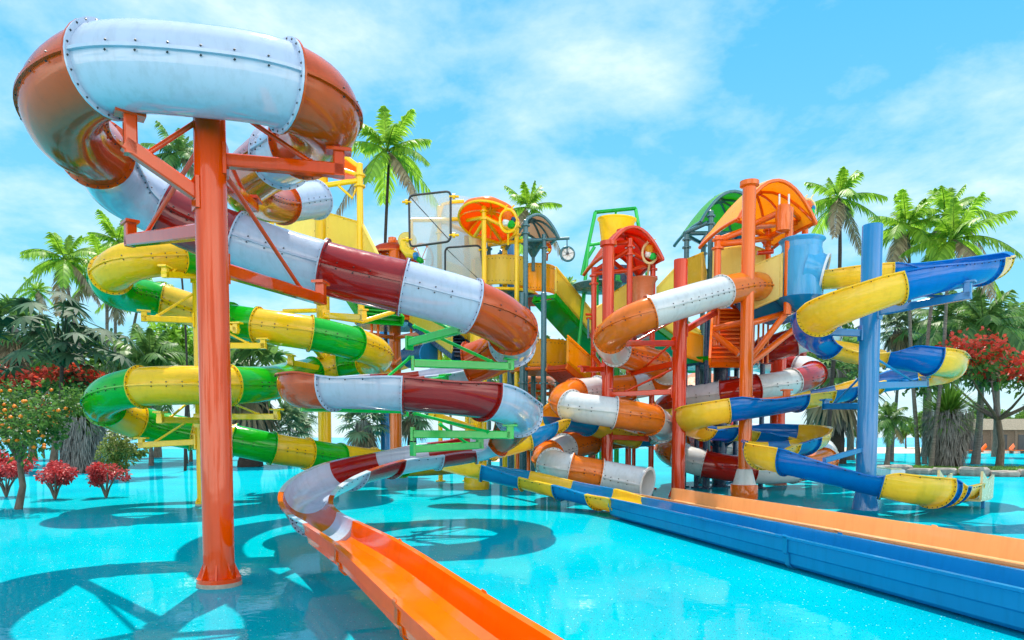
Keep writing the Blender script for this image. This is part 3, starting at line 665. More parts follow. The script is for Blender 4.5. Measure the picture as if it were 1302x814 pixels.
curved_panel(t, cd, 1.4, -150, -36, zp(638,371,32.2)+.08, zp(638,335,32.2), 'panel'); curved_panel(t, cd2, .95, -150, -20, zp(680,376,32.4)+.05, zp(680,342,32.4), 'panel_amber')
bar(t, [(600,368,31),(622,370,31)], .14, 'steel_blue')
t = thing('hanging_dial', 'dark rimmed wheel hanging from a thin arm beside the beige canopy', 'water toy', P(722,322,30.6))
bar(t, [(691,305,30.6),(724,303,30.6)], .075, 'teal', 'arm'); bar(t, [(721,304,30.6),(721,324,30.6)], .03, 'teal', 'hanger')
mb = MB(); c = P(721.5,323,30.6); mb.tube([c+V((math.cos(a)*.29,math.cos(a)*.06,math.sin(a)*.29)) for a in [2*math.pi*k/28 for k in range(29)]], .05, 8, cap=False); obj('rim', mb, M['teal'], t)
mb = MB(); mb.lathe(c, [(.26,-.01),(.26,.01)], 24, axis=(0,-1,.1)); 
for k in range(3): d = V((math.cos(k*math.pi/3+.3)*.27,0,math.sin(k*math.pi/3+.3)*.27)); mb.tube([c-d+V((0,-.04,0)), c+d+V((0,-.04,0))], .018, 6)
obj('disc', mb, M['white'], t)
mb = MB(); mb.lathe(c+V((0,-.05,0)), [(.06,-.03),(.06,.05)], 10, axis=(0,-1,0)); obj('hub', mb, M['black'], t)
def toy(label, px, py, Y, s, cols):
    t = thing('spray_toy', label, 'water toy', P(px, py, Y)); c = P(px, py, Y); tb = math.pi*2
    mb = MB(); mb.tube([c+V((math.cos(a)*.26*s,0,math.sin(a)*.36*s)) for a in [tb*k/24 for k in range(25)]], .05*s, 7, cap=False); obj('ring', mb, M[cols[0]], t)
    for i, (dx, dz, r, k) in enumerate(((-.02,.12,.17,cols[1]),(-.06,-.06,.13,'white'),(.10,-.13,.14,cols[2]),(.16,.02,.1,cols[3]))):
        mb = MB(); mb.lathe(c+V((dx*s, -.06, dz*s)), [(.02,-r*s),(r*.75*s,-r*.7*s),(r*s,0),(r*.75*s,r*.7*s),(.02,r*s)], 12); obj(('body','belly','fin','nozzle')[i], mb, M[k], t)
    for sx in (-.1,.12):
        mb = MB(); p = c+V((sx*s,0,.34*s)); mb.tube([p, p+V((.02,0,.1*s)), p+V((.08*s,0,.16*s))], .03*s, 6); obj('curl', mb, M[cols[0]], t)
    bar(t, [c+V((0,.05,-.36*s)), c+V((0,.3,-.7*s))], .05, cols[0], 'stem'); return t
toy('yellow ringed spray toy with green and navy fins on the orange canopy edge', 646,281,29.2, 1.25, ('steel_yellow','roof_orange','green','navy'))
toy('pale ringed spray toy with red nose on the red orange canopy edge', 826,322,27, 1.05, ('cream','roof_amber','steel_green','steel_red'))
toy('orange headed spray toy with a green foot beside the coconut palm trunk', 1027,266,26, 1.0, ('cream','steel_orange','steel_green','steel_blue'))
toy('small orange spray toy hanging under the thin wheel arm', 696,316,31, .62, ('steel_orange','roof_orange','steel_yellow','roof_red'))

# ---- bucket
t = thing('tipping_bucket', 'big yellow tipping bucket hanging in a tall green steel frame', 'tipping bucket', GX(785, 31))
for a in (((740,350,30.6),(757,270,30.6)),((757,270,30.6),(808,265,31.4)),((808,265,31.4),(822,345,31.4)),((757,270,30.6),(808,265,31.4))): bar(t, [a[0], a[1]], .095, 'steel_green', 'frame_beam')
for a in (((733,470,30),(748,312,30.6)),((748,312,30.6),(766,309,30.6)),((756,314,30.6),(746,330,30.6)),((822,345,31.4),(832,430,31.4)),((822,330,31.4),(808,352,31.4)),((748,312,33),(738,440,33))): bar(t, [a[0], a[1]], .085, 'steel_green', 'frame_beam')
mb = MB(); c = P(783,300,31); mb.lathe(c, [(.42,-.62),(.55,-.6),(.78,.62),(.84,.64),(.84,.70),(.74,.68),(.5,-.5)], 32, axis=(.05,-.06,1)); obj('bucket', mb, M['bucket'], t)
bar(t, [(783,268,31.1),(783,276,31.1)], .06, 'steel_green', 'hanger')
for px, py, Y in ((737,452,28.5),(757,455,29.5),(765,455,30.5),(757,352,29),(784,350,30),(738,500,28.4)): post(t, px, py, Y, .13, 'steel_green', collars=(py+8, py+18), name='frame_post')

# ---- red tower
t = thing('play_tower', 'coral red play tower with red orange canopy in front of the yellow bucket', 'play tower', GX(792, 27.5))
for a in ((754,340,27.6,.13),(799,303,26.6,.14),(828,332,27.4,.13),(806,400,29.6,.1)): post(t, a[0], a[1], a[2], a[3], 'steel_red', collars=(a[1]+10, a[1]+20))
sail(t, P(791,338,27.6), 1.15, 1.2, 1.0, .2, 'roof_red', 'steel_red', 12)
for a_, b_ in (((754,346,27.6),(780,329,27)),((754,348,27.6),(800,344,26.6)),((800,344,26.6),(828,336,27.4)),((776,330,27),(800,350,28)),((776,332,27),(799,318,26.6)),((799,320,26.6),(828,335,27.4)),((754,444,27.6),(772,446,26)),((754,452,27.6),(772,476,26)),((772,310,27),(799,308,26.6))): bar(t, [a_, b_], .1, 'steel_red')
c = P(760,363,30); mb = MB(); mb.lathe(c, [(.1,-.36),(.9,-.22),(1.06,0),(.9,.08),(.1,.1)], 30); obj('round_canopy', mb, M['teal'], t); mb = MB(); mb.lathe(P(783,350,31), [(.05,-.6),(.85,-.5),(.85,.25),(.05,.28)], 26); obj('tank', mb, M['navy'], t)
mb = MB(); c = P(816,378,27.4); mb.lathe(c, [(.40,-.75),(.43,-.1),(.46,.45),(.56,.62),(.6,.66),(.56,.7),(.38,.5)], 30); obj('barrel', mb, M['barrel'], t)
vpanel(t, (778,374,27.6), (796,362,27.2), 1.6, 'panel'); vpanel(t, (756,392,28), (778,380,28), 1.5, 'panel_pale')
mb = MB(); mb.lathe(P(790,425,28.6), [(1.25,-.14),(1.3,0),(1.2,.02)], 30); obj('deck', mb, M['roof_red'], t)
bar(t, [(745,400,27.5),(754,400,27.6)], .06, 'steel_red', 'tap'); bar(t, [(746,405,27.5),(754,405,27.6)], .06, 'steel_red', 'tap'); bar(t, [(748,405,27.5),(748,430,27.5)], .05, 'teal', 'pipe')

# ---- yellow stairs with green stringers
stair('staircase', 'yellow sided staircase with green steps sloping down from the beige canopy deck', P(692,376,29.4), P(750,442,32), V((.42,-.40,0)), 'panel', 'green', 'green', 14, panels=(1,))
stair('staircase', 'yellow sided staircase with green steps seen under the tube, beside the thick coral pole', P(812,408,29), P(890,466,31.4), V((.38,-.42,0)), 'panel', 'green', 'green', 12, panels=(1,))
t = thing('walkway', 'yellow panelled walkway climbing between the red tower and the green canopy tower', 'walkway', GX(850, 30.5))
vpanel(t, (836,366,31), (868,331,31), 1.2, 'panel_pale'); vpanel(t, (862,418,27.6), (893,428,27.4), .95, 'panel_amber')
mb = MB(); mb.beam(P(838,392,31), P(868,366,31), 1.2, .16); obj('deck', mb, M['green'], t)
stair('staircase', 'amber sided lower staircase going down beside the slim grey teal posts', P(708,464,27.6), P(764,512,29.6), V((.36,-.40,0)), 'panel_amber', 'roof_orange', 'roof_red', 10, panels=(1,))
stair('staircase', 'lowest amber sided staircase with red stringer behind the light orange tube', P(742,528,27), P(700,566,25.6), V((.55,-.22,0)), 'panel_amber', 'steel_red', 'roof_red', 8, panels=(0,))
t = thing('play_platform', 'amber sided round platform on grey teal posts beside the green stairs', 'play platform', GX(688, 30.4))
cp = P(688,472,30.6); deck(t, cp, 1.25, zp(688,470,30.6), 'roof_orange', 'steel_orange'); curved_panel(t, cp, 1.2, -165, -15, zp(688,468,30.6), zp(688,437,30.6), 'panel_amber')
for px, Y in ((664,29.4),(691,28.6),(650,31),(678,31.6),(710,31)): post(t, px, 468 if px not in (664,691) else 372, Y, .14, 'teal', collars=(486,560))
mb = MB(); mb.lathe(P(690,566,27), [(1.1,-.12),(1.15,0),(1.1,.02)], 26); obj('lower_deck', mb, M['roof_red'], t)
for px in (658,672,690,706): post(t, px, 568, 27, .09, 'steel_orange', name='leg')
t = thing('spray_tower', 'small salmon orange play hut with dome roof between the grey teal posts', 'play hut', GX(682, 34))
for px in (654,672,692,702): post(t, px, 492, 34, .13, 'steel_orange')
dome(t, P(682,489,34), .95, .5, 'barrel', 'steel_orange', (6,0), 8); bar(t, [(654,501,34),(702,501,34)], .12, 'steel_orange')
mb = MB(); c = P(672,506,33.6); mb.tube([c+V((math.cos(a)*.4,0,math.sin(a)*.4)) for a in [2*math.pi*k/20 for k in range(21)]], .06, 6, cap=False); mb.tube([c-V((.4,0,0)), c+V((.4,0,0))], .04, 6); obj('steering_wheel', mb, M['steel_orange'], t)
# ---- blue and yellow structure in the middle left
t = thing('play_platform', 'orange rimmed round platform with navy underside over the middle orange pole', 'play platform', GX(505, 35))
c = P(500,408,35); deck(t, c, 1.75, zp(500,408,35), 'navy', 'steel_orange', th=.3); mb = MB(); mb.lathe(P(500,404,35), [(1.82,-.22),(1.86,0),(1.7,.02)], 36); obj('deck_edge', mb, M['roof_red'], t)
for a_, b_ in (((470,425,33.6),(503,460,34)),((545,425,33.6),(503,462,34))): bar(t, [a_, b_], .12, 'steel_orange', 'strut')
for px in (474,482,524): post(t, px, 410, 33.8, .08, 'steel_orange', py_bot=462)
stair('staircase', 'navy staircase with yellow fluted side behind the green steel arms', P(540,410,34), P(598,452,30), V((.7,.3,0)), 'panel', 'navy', 'navy', 10)
t = thing('funnel_chute', 'pleated yellow cone shaped chute hanging under the orange canopy tower', 'water chute', GX(612, 30.8))
mb = MB(); c = P(612,392,30.8); n = 48
for r, z in ((1.25, .3), (1.2, 0), (.75, -.9), (.28, -1.75), (.2, -2.0)):
    for k in range(n): a = 2*math.pi*k/n; rr = r*(1+(.05 if k % 4 < 2 else -.03)); mb.v.append(c+V((rr*math.cos(a), rr*math.sin(a), z)))
for i in range(4):
    for k in range(n): k2 = (k+1) % n; mb.f.append((i*n+k, (i+1)*n+k, (i+1)*n+k2, i*n+k2)); mb.m.append(0)
obj('cone', mb, M['panel'], t)
mb = MB(); mb.tube([c+V((math.cos(a)*1.28, math.sin(a)*1.28, .3)) for a in [2*math.pi*k/36 for k in range(37)]], .07, 8, cap=False); obj('rim', mb, M['steel_yellow'], t)
t = thing('water_chute', 'short navy open mouthed chute hanging left of the green steel arms', 'water chute', P(544,450,32))
mb = MB(); mb.tube([P(520,455,33),P(532,451,32.6),P(546,450,31.8)], [.5,.48,.46], 20, cap=False); mb.tube([P(520,455,33),P(532,451,32.6),P(546,450,31.8)], [.46,.44,.42], 20, cap=False); obj('barrel', mb, M['navy'], t)
mb = MB(); mb.tube([P(545.6,450,31.82),P(546.8,450,31.76)], [.52,.52], 20); obj('lid', mb, M['steel_blue'], t)
bar(t, [(546,455,32),(548,470,32)], .06, 'steel_blue', 'hanger')
t = thing('water_slide', 'short yellow and blue slide hanging in the gap left of the middle orange pole', 'water slide', P(490,455,38))
slide(t, pk((440,432,40,'yellow'),(490,440,38,'deep_blue'),(530,448,37,'yellow'),(470,466,36)), .6, open_from=0, bolt=.03, boltstep=.4)

# ---- green canopy tower and orange canopy tower on the right
t = thing('play_tower', 'grey teal posted tower under the green domed canopy', 'play tower', GX(890, 29.5))
for px, py, Y in ((870,298,28.6),(900,268,28),(891,306,30.5),(935,300,31)): post(t, px, py, Y, .13, 'teal', collars=(py+6, py+16))
post(t, 918, 292, 31.6, .4, 'steel_blue')
sail(t, P(914,298,29.6), 1.38, 1.4, 1.1, .25, 'roof_green', 'teal', 8)
for a_, b_ in (((870,297,28.6),(940,296,30)),((872,299,28.6),(891,309,30.5)),((900,297,28.2),(891,309,30.5)),((872,296,28.6),(900,283,28))): bar(t, [a_, b_], .1, 'teal')
vpanel(t, (874,330,28.4), (893,322,27.6), 1.25, 'panel'); vpanel(t, (893,324,27.6), (897,348,27.8), .6, 'panel')
deck(t, P(905,392,29.4), 1.5, zp(905,352,29.4), 'teal'); bar(t, [(935,300,29),(940,304,28.8)], .16, 'navy', 'valve'); 
t = thing('play_tower', 'orange posted play tower under the large amber canopy beside the sky blue funnel', 'play tower', GX(965, 26))
for px, py, Y, r, cl in ((909,300,24.6,.15,(304,315)),(998,264,23.8,.16,()),(972,290,27,.14,(292,304,312)),(1018,272,25.6,.14,(276,288))): post(t, px, py, Y, r, 'steel_orange', collars=cl, py_bot=440 if px == 909 else (400 if px == 998 else 395))
sail(t, P(960,298,25.8), 1.42, 1.5, 1.2, .25, 'roof_amber', 'steel_orange', 10)
for a_, b_, r in (((909,307,24.6),(952,291,24.6),.13),((909,311,24.6),(952,307,24.6),.13),((952,288,24.4),(998,267,23.8),.12),((955,289,24.6),(1018,282,25.6),.12),((953,290,24.6),(972,302,27),.12),((952,306,24.6),(976,303,26.6),.13),((976,303,26.6),(1018,280,25.6),.13),((1000,262,24),(1020,282,25.6),.1)): bar(t, [a_, b_], r, 'steel_orange')
mb = MB(); c = P(996,278,23.6); mb.lathe(c, [(.05,-.46),(.22,-.4),(.26,.1),(.2,.42),(.05,.5)], 16); obj('sprayer', mb, M['steel_orange'], t)
mb = MB()
for px in (991,1003): mb.tube([P(px,247,23.6), P(px,278,23.6)], .03, 6)
obj('sprayer_rod', mb, M['white'], t)
vpanel(t, (908,318,27), (945,313,27), 1.25, 'panel_pale'); vpanel(t, (957,339,24.2), (994,323,23.8), 1.4, 'panel_pale'); vpanel(t, (958,312,27.2), (972,318,27), 1.0, 'panel_pale')
cb = P(988,390,25.6); mb = MB(); mb.lathe(V((cb.x,cb.y,zp(988,378,25.6))), [(.3,-.95),(1.15,-.62),(1.5,-.1),(1.52,.1),(1.3,.12)], 36); obj('deck', mb, M['deep_blue'], t)
mb = MB(); mb.tube([V((cb.x+math.cos(a)*1.56, cb.y+math.sin(a)*1.56, zp(988,384,25.6))) for a in [2*math.pi*k/36 for k in range(37)]], .08, 8, cap=False); obj('deck_rim', mb, M['steel_orange'], t)
bar(t, [(963,322,26.6),(983,320,26.6)], .1, 'steel_red', 'valve')
t = thing('water_funnel', 'sky blue flared entry funnel at the start of the yellow and blue slide', 'water funnel', GX(1020, 24))
mb = MB(); mb.lathe(P(1019,345,24), [(.66,-.98),(.66,.6),(.6,.82),(.64,.98),(.72,1.04),(.74,1.0),(.64,.9),(.6,.5)], 36, cap=False); obj('drum', mb, M['funnel'], t)
a_, b_ = P(1026,344,24), P(1049,347,23.75); mb = MB(); mb.tube([a_, a_.lerp(b_,.35), a_.lerp(b_,.8), b_], [.8,.7,.58,.58], 30, cap=False); mb.tube([a_, a_.lerp(b_,.8), b_], [.7,.53,.53], 30, cap=False); obj('outlet', mb, M['funnel'], t)
mb = MB(); d = (b_-a_).normalized(); mb.tube([b_-d*.04, b_+d*.03], [.63,.63], 30, cap=False); mb.tube([b_-d*.04, b_+d*.03], [.53,.53], 30, cap=False); obj('mouth_rim', mb, M['white'], t)
mb = MB(); mb.lathe(P(1018,384,24), [(.1,-.35),(.5,-.2),(.85,.1),(.62,.16)], 30); obj('underside', mb, M['deep_blue'], t)
stair('staircase', 'orange staircase with closed risers facing the camera, left of the tall orange pole', P(926,392,27), P(924,458,24.6), V((.58,0,0)), 'roof_orange', 'steel_orange', 'roof_orange', 12, panels=())
t = thing('ladder_cage', 'orange railed ladder cage behind the tall orange pole', 'ladder', GX(968, 27))
for px in (956,962,968,974): post(t, px, 405, 26.6, .05, 'steel_orange', py_bot=462, name='rail')
bar(t, [(954,460,26.6),(976,428,26.4)], .08, 'panel_pale', 'handrail')
t = thing('play_platform', 'green platform deck on navy posts behind the tall orange pole', 'play platform', GX(905, 28))
mb = MB(); mb.lathe(P(915,458,28.6), [(1.6,-.2),(1.75,0),(1.6,.02)], 8); obj('deck', mb, M['green'], t)
mb = MB(); mb.lathe(P(915,463,28.6), [(1.55,-.14),(1.62,0)], 8); obj('deck_frame', mb, M['navy'], t)
for px, Y in ((886,28),(897,27.4),(935,29.6),(968,27.6)): post(t, px, 462 if px != 897 else 400, Y, .12, 'navy')
post(t, 915, 462, 28.8, .36, 'navy')
for k in range(6):
    a = 2*math.pi*k/6+.3; b0 = P(915,573,28.8); bar(t, [b0, b0+V((math.cos(a)*1.3, math.sin(a)*1.3, .95))], .07, 'navy', 'strut')
t = thing('sun_umbrella', 'pale orange sun umbrella roof far behind the navy posts', 'umbrella', GX(890, 50))
mb = MB(); mb.lathe(P(892,487,50), [(3.2,-.7),(3.25,-.6),(1.6,.3),(.1,.9)], 8); obj('canopy', mb, M['barrel'], t, smooth=False); post(t, 892, 486, 50, .1, 'white', name='pole')
t = thing('pontoon', 'low white pontoon block behind the tall blue pole', 'pontoon', G(1130, 606))
mb = MB(); a_, b_ = G(1112,604), G(1146,608); mb.beam(a_+V((0,.3,.2)), b_+V((0,.3,.2)), .7, .4); obj('hull', mb, M['white'], t)
mb = MB(); mb.beam(a_+V((.1,.3,.43)), b_+V((-.1,.3,.43)), .5, .05); obj('deck', mb, M['cream'], t)
# ================================================================== plants
G1 = leaf_mat('palm_green', (.12,.28,.012,1), (.38,.60,.05,1), .55); G2 = leaf_mat('dark_palm_green', (.05,.14,.03,1), (.19,.34,.08,1), .5)
G3 = leaf_mat('leaf_green', (.05,.15,.015,1), (.20,.38,.05,1)); G4 = leaf_mat('dark_leaf_green', (.03,.10,.02,1), (.14,.28,.05,1), .5)
G5 = leaf_mat('grey_palm_green', (.09,.17,.08,1), (.30,.40,.22,1)); G6 = leaf_mat('bright_bamboo_green', (.12,.30,.01,1), (.32,.55,.06,1), .5); G7 = leaf_mat('olive_leaf_green', (.09,.13,.015,1), (.30,.32,.07,1), .4)
RED = leaf_mat('scarlet_blossom', (.60,.02,.01,1), (.90,.13,.06,1), .4); PINK = leaf_mat('crimson_leaf', (.40,.014,.02,1), (.75,.09,.09,1), .35)
DRY = leaf_mat('dry_frond', (.14,.10,.06,1), (.40,.31,.19,1), .3, .8); SKIRT = leaf_mat('grey_dead_leaf', (.10,.095,.09,1), (.36,.33,.30,1), .15, .9)
BARK = rough_mat('palm_bark', (.07,.055,.045,1), (.26,.22,.19,1), 3, .9, .8, (1,1,7)); DBARK = rough_mat('dark_bark', (.018,.013,.01,1), (.07,.05,.04,1), 5, .95, 1, (1,1,4)); TBARK = rough_mat('tree_bark', (.08,.06,.045,1), (.22,.17,.13,1), 6, .9, .8, (2,2,.6))
FRUIT = plastic('ripe_orange', rgb(240,130,10), .4, coat=0)
def strip(mb, p, d, side, L, w, droop, n=3, fold=0):
    """a narrow blade: base p, direction d, width axis side, bending down by droop"""
    o = len(mb.v); wd = [.55, 1, .75, 0] if n == 3 else [.6, 1, 0]
    for i in range(n+1):
        t = i/n; q = p+d*(L*t)+V((0,0,-droop*L*t*t)); ww = side*(w*.5*wd[i])
        mb.v += [q-ww, q+ww]
    for i in range(n):
        mb.f.append((o+2*i, o+2*i+1, o+2*i+3, o+2*i+2)); mb.m.append(mb.cur)
def feather_crown(seed, nf=22, nl=26, droop=.9, upright=.2, leafw=.042, leafl=.28):
    """unit radius crown of pinnate fronds"""
    rg = random.Random(seed); mb = MB()
    for i in range(nf):
        az = i*2.39996+rg.uniform(-.25,.25); u = (i+.5)/nf
        el = R_(78-115*u**1.1+rg.uniform(-8,8)); L = rg.uniform(.88,1.12)*(1 if u > .15 else .8); dr = droop*rg.uniform(.6,1.15)*(.45+.7*u)
        mb.cur = 1 if i >= nf-2 and dr > 0 else 0
        h = V((math.cos(az), math.sin(az), 0)); d = h*math.cos(el)+V((0,0,math.sin(el))); side = V((-h.y, h.x, 0)); tw = rg.uniform(-.5,.5)
        q = [d*(L*t)+V((0,0,-dr*L*.55*t**2.2)) for t in [k/10 for k in range(11)]]
        mb.tube(q, [.016*(1-.8*k/10) for k in range(11)], 4, cap=False)
        for k in range(nl):
            t = .14+.86*(k+.5)/nl; j = min(int(t*10), 9); f = t*10-j; p = q[j].lerp(q[j+1], f); T = (q[j+1]-q[j]).normalized(); up = side.cross(T).normalized()
            ll = leafl*L*(math.sin(math.pi*(t*.86+.1))**.7)*rg.uniform(.85,1.1); fw = .45+.55*t
            for sg in (-1, 1):
                s2 = (side*sg*math.cos(tw*.6)+up*(.28-.25*rg.random())+T*fw).normalized()
                strip(mb, p, s2, (T-s2*T.dot(s2)).normalized(), ll, leafw*rg.uniform(.8,1.1), .35+.5*rg.random())
    return mb
def fan_crown(seed, nf=26, nb=18, dry=True, rad=.5, elmin=-35):
    """unit radius crown of palmate fans; material 1: dry hanging leaves"""
    rg = random.Random(seed); mb = MB(); tot = nf+(10 if dry else 0)
    for i in range(tot):
        az = i*2.39996+rg.uniform(-.3,.3); isdry = i >= nf; u = (i+.5)/nf
        el = R_(-62+rg.uniform(-12,8)) if isdry else R_(80-(80-elmin)*u+rg.uniform(-8,8)); mb.cur = 1 if isdry else 0
        h = V((math.cos(az), math.sin(az), 0)); d = h*math.cos(el)+V((0,0,math.sin(el))); L = rg.uniform(.45,.6)*(1 if not isdry else .7)
        side = V((-h.y, h.x, 0)); up = side.cross(d)*-1; up = d.cross(side)*-1 if False else side.cross(d)
        p = d*L+V((0,0,-.04)); mb.tube([V((0,0,0)), d*(L*.5)+V((0,0,.01)), p], [.014,.011,.009], 4, cap=False)
        for k in range(nb):
            a = R_(-118+236*k/(nb-1)); b = (d*math.cos(a)+side*math.sin(a)-up*(.12+.12*math.cos(a))+up*(.2 if k % 2 else 0)*.3).normalized()
            ll = rad*rg.uniform(.85,1.1)*(1-.25*abs(a)/2.1); wv = (side*math.cos(a)-d*math.sin(a)).normalized()
            strip(mb, p, b, wv, ll, .072*rad/.5, (.3+.35*rg.random())*(1.6 if isdry else 1))
    return mb
def rosette_crown(seed, nf=34, nl=12):
    """unit crown of long stalks each ending in a wheel of broad leaflets"""
    rg = random.Random(seed); mb = MB()
    for i in range(nf):
        az = i*2.39996+rg.uniform(-.3,.3); u = (i+.5)/nf; el = R_(70-85*u+rg.uniform(-10,10)); h = V((math.cos(az), math.sin(az), 0)); d = h*math.cos(el)+V((0,0,math.sin(el)))
        L = rg.uniform(.5,.95); p = V((0,0,-.5*rg.random()))+d*L; mb.tube([V((0,0,-.4)), d*(L*.5), p], [.02,.014,.01], 4, cap=False)
        nrm = (V((0,0,1))+h*.5+V((rg.uniform(-.3,.3),rg.uniform(-.3,.3),0))).normalized(); a1 = nrm.orthogonal().normalized(); a2 = nrm.cross(a1)
        for k in range(nl):
            a = 2*math.pi*k/nl; b = a1*math.cos(a)+a2*math.sin(a)-nrm*.15; strip(mb, p, b.normalized(), (a2*math.cos(a)-a1*math.sin(a)), rg.uniform(.24,.33), .066, .3)
    return mb
def leaf_cloud(seed, n=2600, size=.085, lobes=9, flat=1.0, elong=1.6, hollow=.35):
    """unit crown: leaves gathered in uneven clumps with gaps between them"""
    rg = random.Random(seed); mb = MB(); cl = []
    for i in range(lobes):
        a = rg.uniform(0, 2*math.pi); z = rg.uniform(-.75,.85); r = rg.uniform(.35,.8)*math.sqrt(max(.05,1-z*z*.8)); cl.append((V((r*math.cos(a), r*math.sin(a), z*flat*.8)), rg.uniform(.28,.46)))
    cl.append((V((0,0,0)), .5))
    for i in range(n):
        c, R = cl[rg.randrange(len(cl))]; d = V((rg.gauss(0,1), rg.gauss(0,1), rg.gauss(0,1))).normalized(); p = c+d*(R*(hollow+(1-hollow)*rg.random()**.5)*rg.uniform(.8,1.12))
        b = (d+V((rg.gauss(0,.7), rg.gauss(0,.7), rg.gauss(0,.5)-.2))).normalized(); w = b.cross(V((rg.gauss(0,1), rg.gauss(0,1), rg.gauss(0,1)))).normalized(); s = size*rg.uniform(.6,1.25)
        strip(mb, p, b, w, s*elong, s, .25, 2)
    return mb, cl
def unit(name, mb, mats): return mesh_of(name, mb, mats, smooth=True, sharp=None)
CROWN = {}
for k in range(3): CROWN['coco', k] = unit('frond_crown', feather_crown(11+k, 17, 30, 1.05, leafw=.04, leafl=.27), [G1, DRY])
for k in range(2): CROWN['dark', k] = unit('frond_crown', feather_crown(31+k, 24, 24, 1.1), [G2, DRY])
for k in range(2): CROWN['fan', k] = unit('fan_crown', fan_crown(51+k), [G2, DRY])
for k in range(2): CROWN['greyfan', k] = unit('fan_crown', fan_crown(61+k, 30, 16), [G5, DRY])
CROWN['rosette', 0] = unit('leaf_crown', rosette_crown(71), leaf_mat('deep_green_leaf', (.012,.05,.022,1), (.05,.13,.05,1), .25, .65))
for k, m in enumerate((G4, G3, G2)): CROWN['bush', k] = unit('foliage', leaf_cloud(81+k)[0], m)
CROWN['bamboo', 0] = unit('foliage', leaf_cloud(91, 2600, .06, 12, elong=3.4)[0], G6); CROWN['olive', 0] = unit('foliage', leaf_cloud(92, 2600, .07, 10, elong=1.8)[0], G7)
CROWN['redbush', 0] = unit('foliage', leaf_cloud(93, 2200, .08, 10, .8)[0], PINK)
def part(name, me, parent, loc, sc, rz=0):
    o = bpy.data.objects.new(name, me); COL.objects.link(o); o.parent = parent; o.location = loc
    o.scale = sc if isinstance(sc, tuple) else (sc,)*3; o.rotation_euler = (0,0,rz); return o
rgp = random.Random(5)
def tree(name, label, cat, px, py, Rpx, Y, kind, trunk_px=7, bark=BARK, group=None, lean=0, base_z=0, sc=None, skirt=False):
    """crown centred at picture point, trunk running down to the ground below it"""
    c = P(px, py, Y); R = Rpx*Y/F; r = trunk_px*(.75 if trunk_px < 9 else 1)*Y/F/2; b = V((c.x-lean*Y/F, Y+rgp.uniform(-.3,.3), base_z)); t = thing(name, label, cat, b, group)
    H = c.z-base_z; n = 16; pts = []; rs = []
    for k in range(n+1):
        f = k/n; pts.append(V((b.x+(c.x-b.x)*f**1.7+.012*H*math.sin(f*5+px), b.y+(c.y-b.y)*f, base_z+H*f))); rs.append(r*(1.25-.25*min(f*6, 1)-.35*f)*(1+.05*math.sin(k*2.1)))
    rs[-1] *= .7
    mb = MB(); mb.tube(pts, rs, 9); obj('trunk', mb, bark, t)
    key = kind if isinstance(kind, tuple) else (kind, 0)
    part('crown', CROWN[key], t, c-b, sc if sc else R, rgp.uniform(0, 6.3))
    if skirt:
        s = MB(); rg = random.Random(px)
        for k in range(420):
            a = rg.uniform(0, 6.28); h = V((math.cos(a), math.sin(a), 0)); z = rg.uniform(-.55, .02)*R*1.5; strip(s, c+V((0,0,z))+h*r*.9, (h*.35+V((0,0,-1))).normalized(), V((-h.y,h.x,0)), R*.4*rg.uniform(.6,1.2), R*.05, 0)
        obj('dead_leaf_skirt', s, SKIRT, t)
    return t
g = 'coconut palms around the water park'
tree('coconut_palm', 'tallest coconut palm, standing alone against the sky above the red tube', 'palm tree', 492,192,72,37,('coco',0),7,DBARK,g)
tree('coconut_palm', 'coconut palm rising behind the beige canopy and the hanging dial', 'palm tree', 672,264,48,44,('coco',1),5,DBARK,g)
tree('coconut_palm', 'coconut palm between the sky blue funnel and the tall blue pole', 'palm tree', 1066,252,56,42,('coco',2),8,DBARK,g)
tree('coconut_palm', 'broad coconut palm just behind the top of the tall blue pole', 'palm tree', 1152,288,62,46,('coco',0),7,BARK,g,-18)
tree('coconut_palm', 'coconut palm with the fullest crown, above the raised end of the blue slide', 'palm tree', 1212,305,72,44,('coco',1),7,BARK,g,14)
tree('coconut_palm', 'coconut palm whose crown overlaps two others above the blue slide end', 'palm tree', 1202,272,58,52,('coco',2),7,BARK,g,18)
tree('coconut_palm', 'coconut palm farthest from the slides, its crown beside the yellow tube bend', 'palm tree', 82,330,56,52,('coco',2),7,BARK,g,-26)
tree('coconut_palm', 'coconut palm half hidden behind the yellow bend of the tube', 'palm tree', 134,345,56,56,('coco',1),7,BARK,g,-4)
tree('coconut_palm', 'coconut palm peeping out under the overhead orange loop', 'palm tree', 150,308,50,60,('coco',0),6,BARK,g,14)
tree('coconut_palm', 'coconut palm with a thin leaning trunk under the green tube bend', 'palm tree', 178,368,46,64,('coco',1),6,BARK,g,24)
tree('coconut_palm', 'tiny distant palm poking out over the dark broad leaved tree', 'palm tree', 47,370,24,66,('coco',0),3,BARK,g)
tree('coconut_palm', 'little far palm between the green stairs and the bucket frame', 'palm tree', 722,362,18,60,('coco',2),3,BARK,g)
tree('coconut_palm', 'palm fronds seen through the orange column arms of the front pole', 'palm tree', 226,196,46,42,('dark',0),4,DBARK,g)
g = 'dark feather palms in the planting'
tree('feather_palm', 'dark feather palm drooping over the upper green tube end', 'palm tree', 190,455,66,50,('dark',0),7,BARK,g)
tree('feather_palm', 'dark feather palm beside the slim yellow pole, low behind the tubes', 'palm tree', 236,478,56,54,('dark',1),6,BARK,g)
tree('feather_palm', 'large dark feather palm above the scarlet flame tree', 'palm tree', 1250,412,72,52,('dark',0),9,BARK,g)
tree('feather_palm', 'dark feather palm below the raised end of the blue slide', 'palm tree', 1205,402,60,56,('dark',1),8,BARK,g)
tree('feather_palm', 'small arching feather palm right beside the tall blue pole', 'palm tree', 1130,532,34,44,('dark',1),8,BARK,g,0,.2)
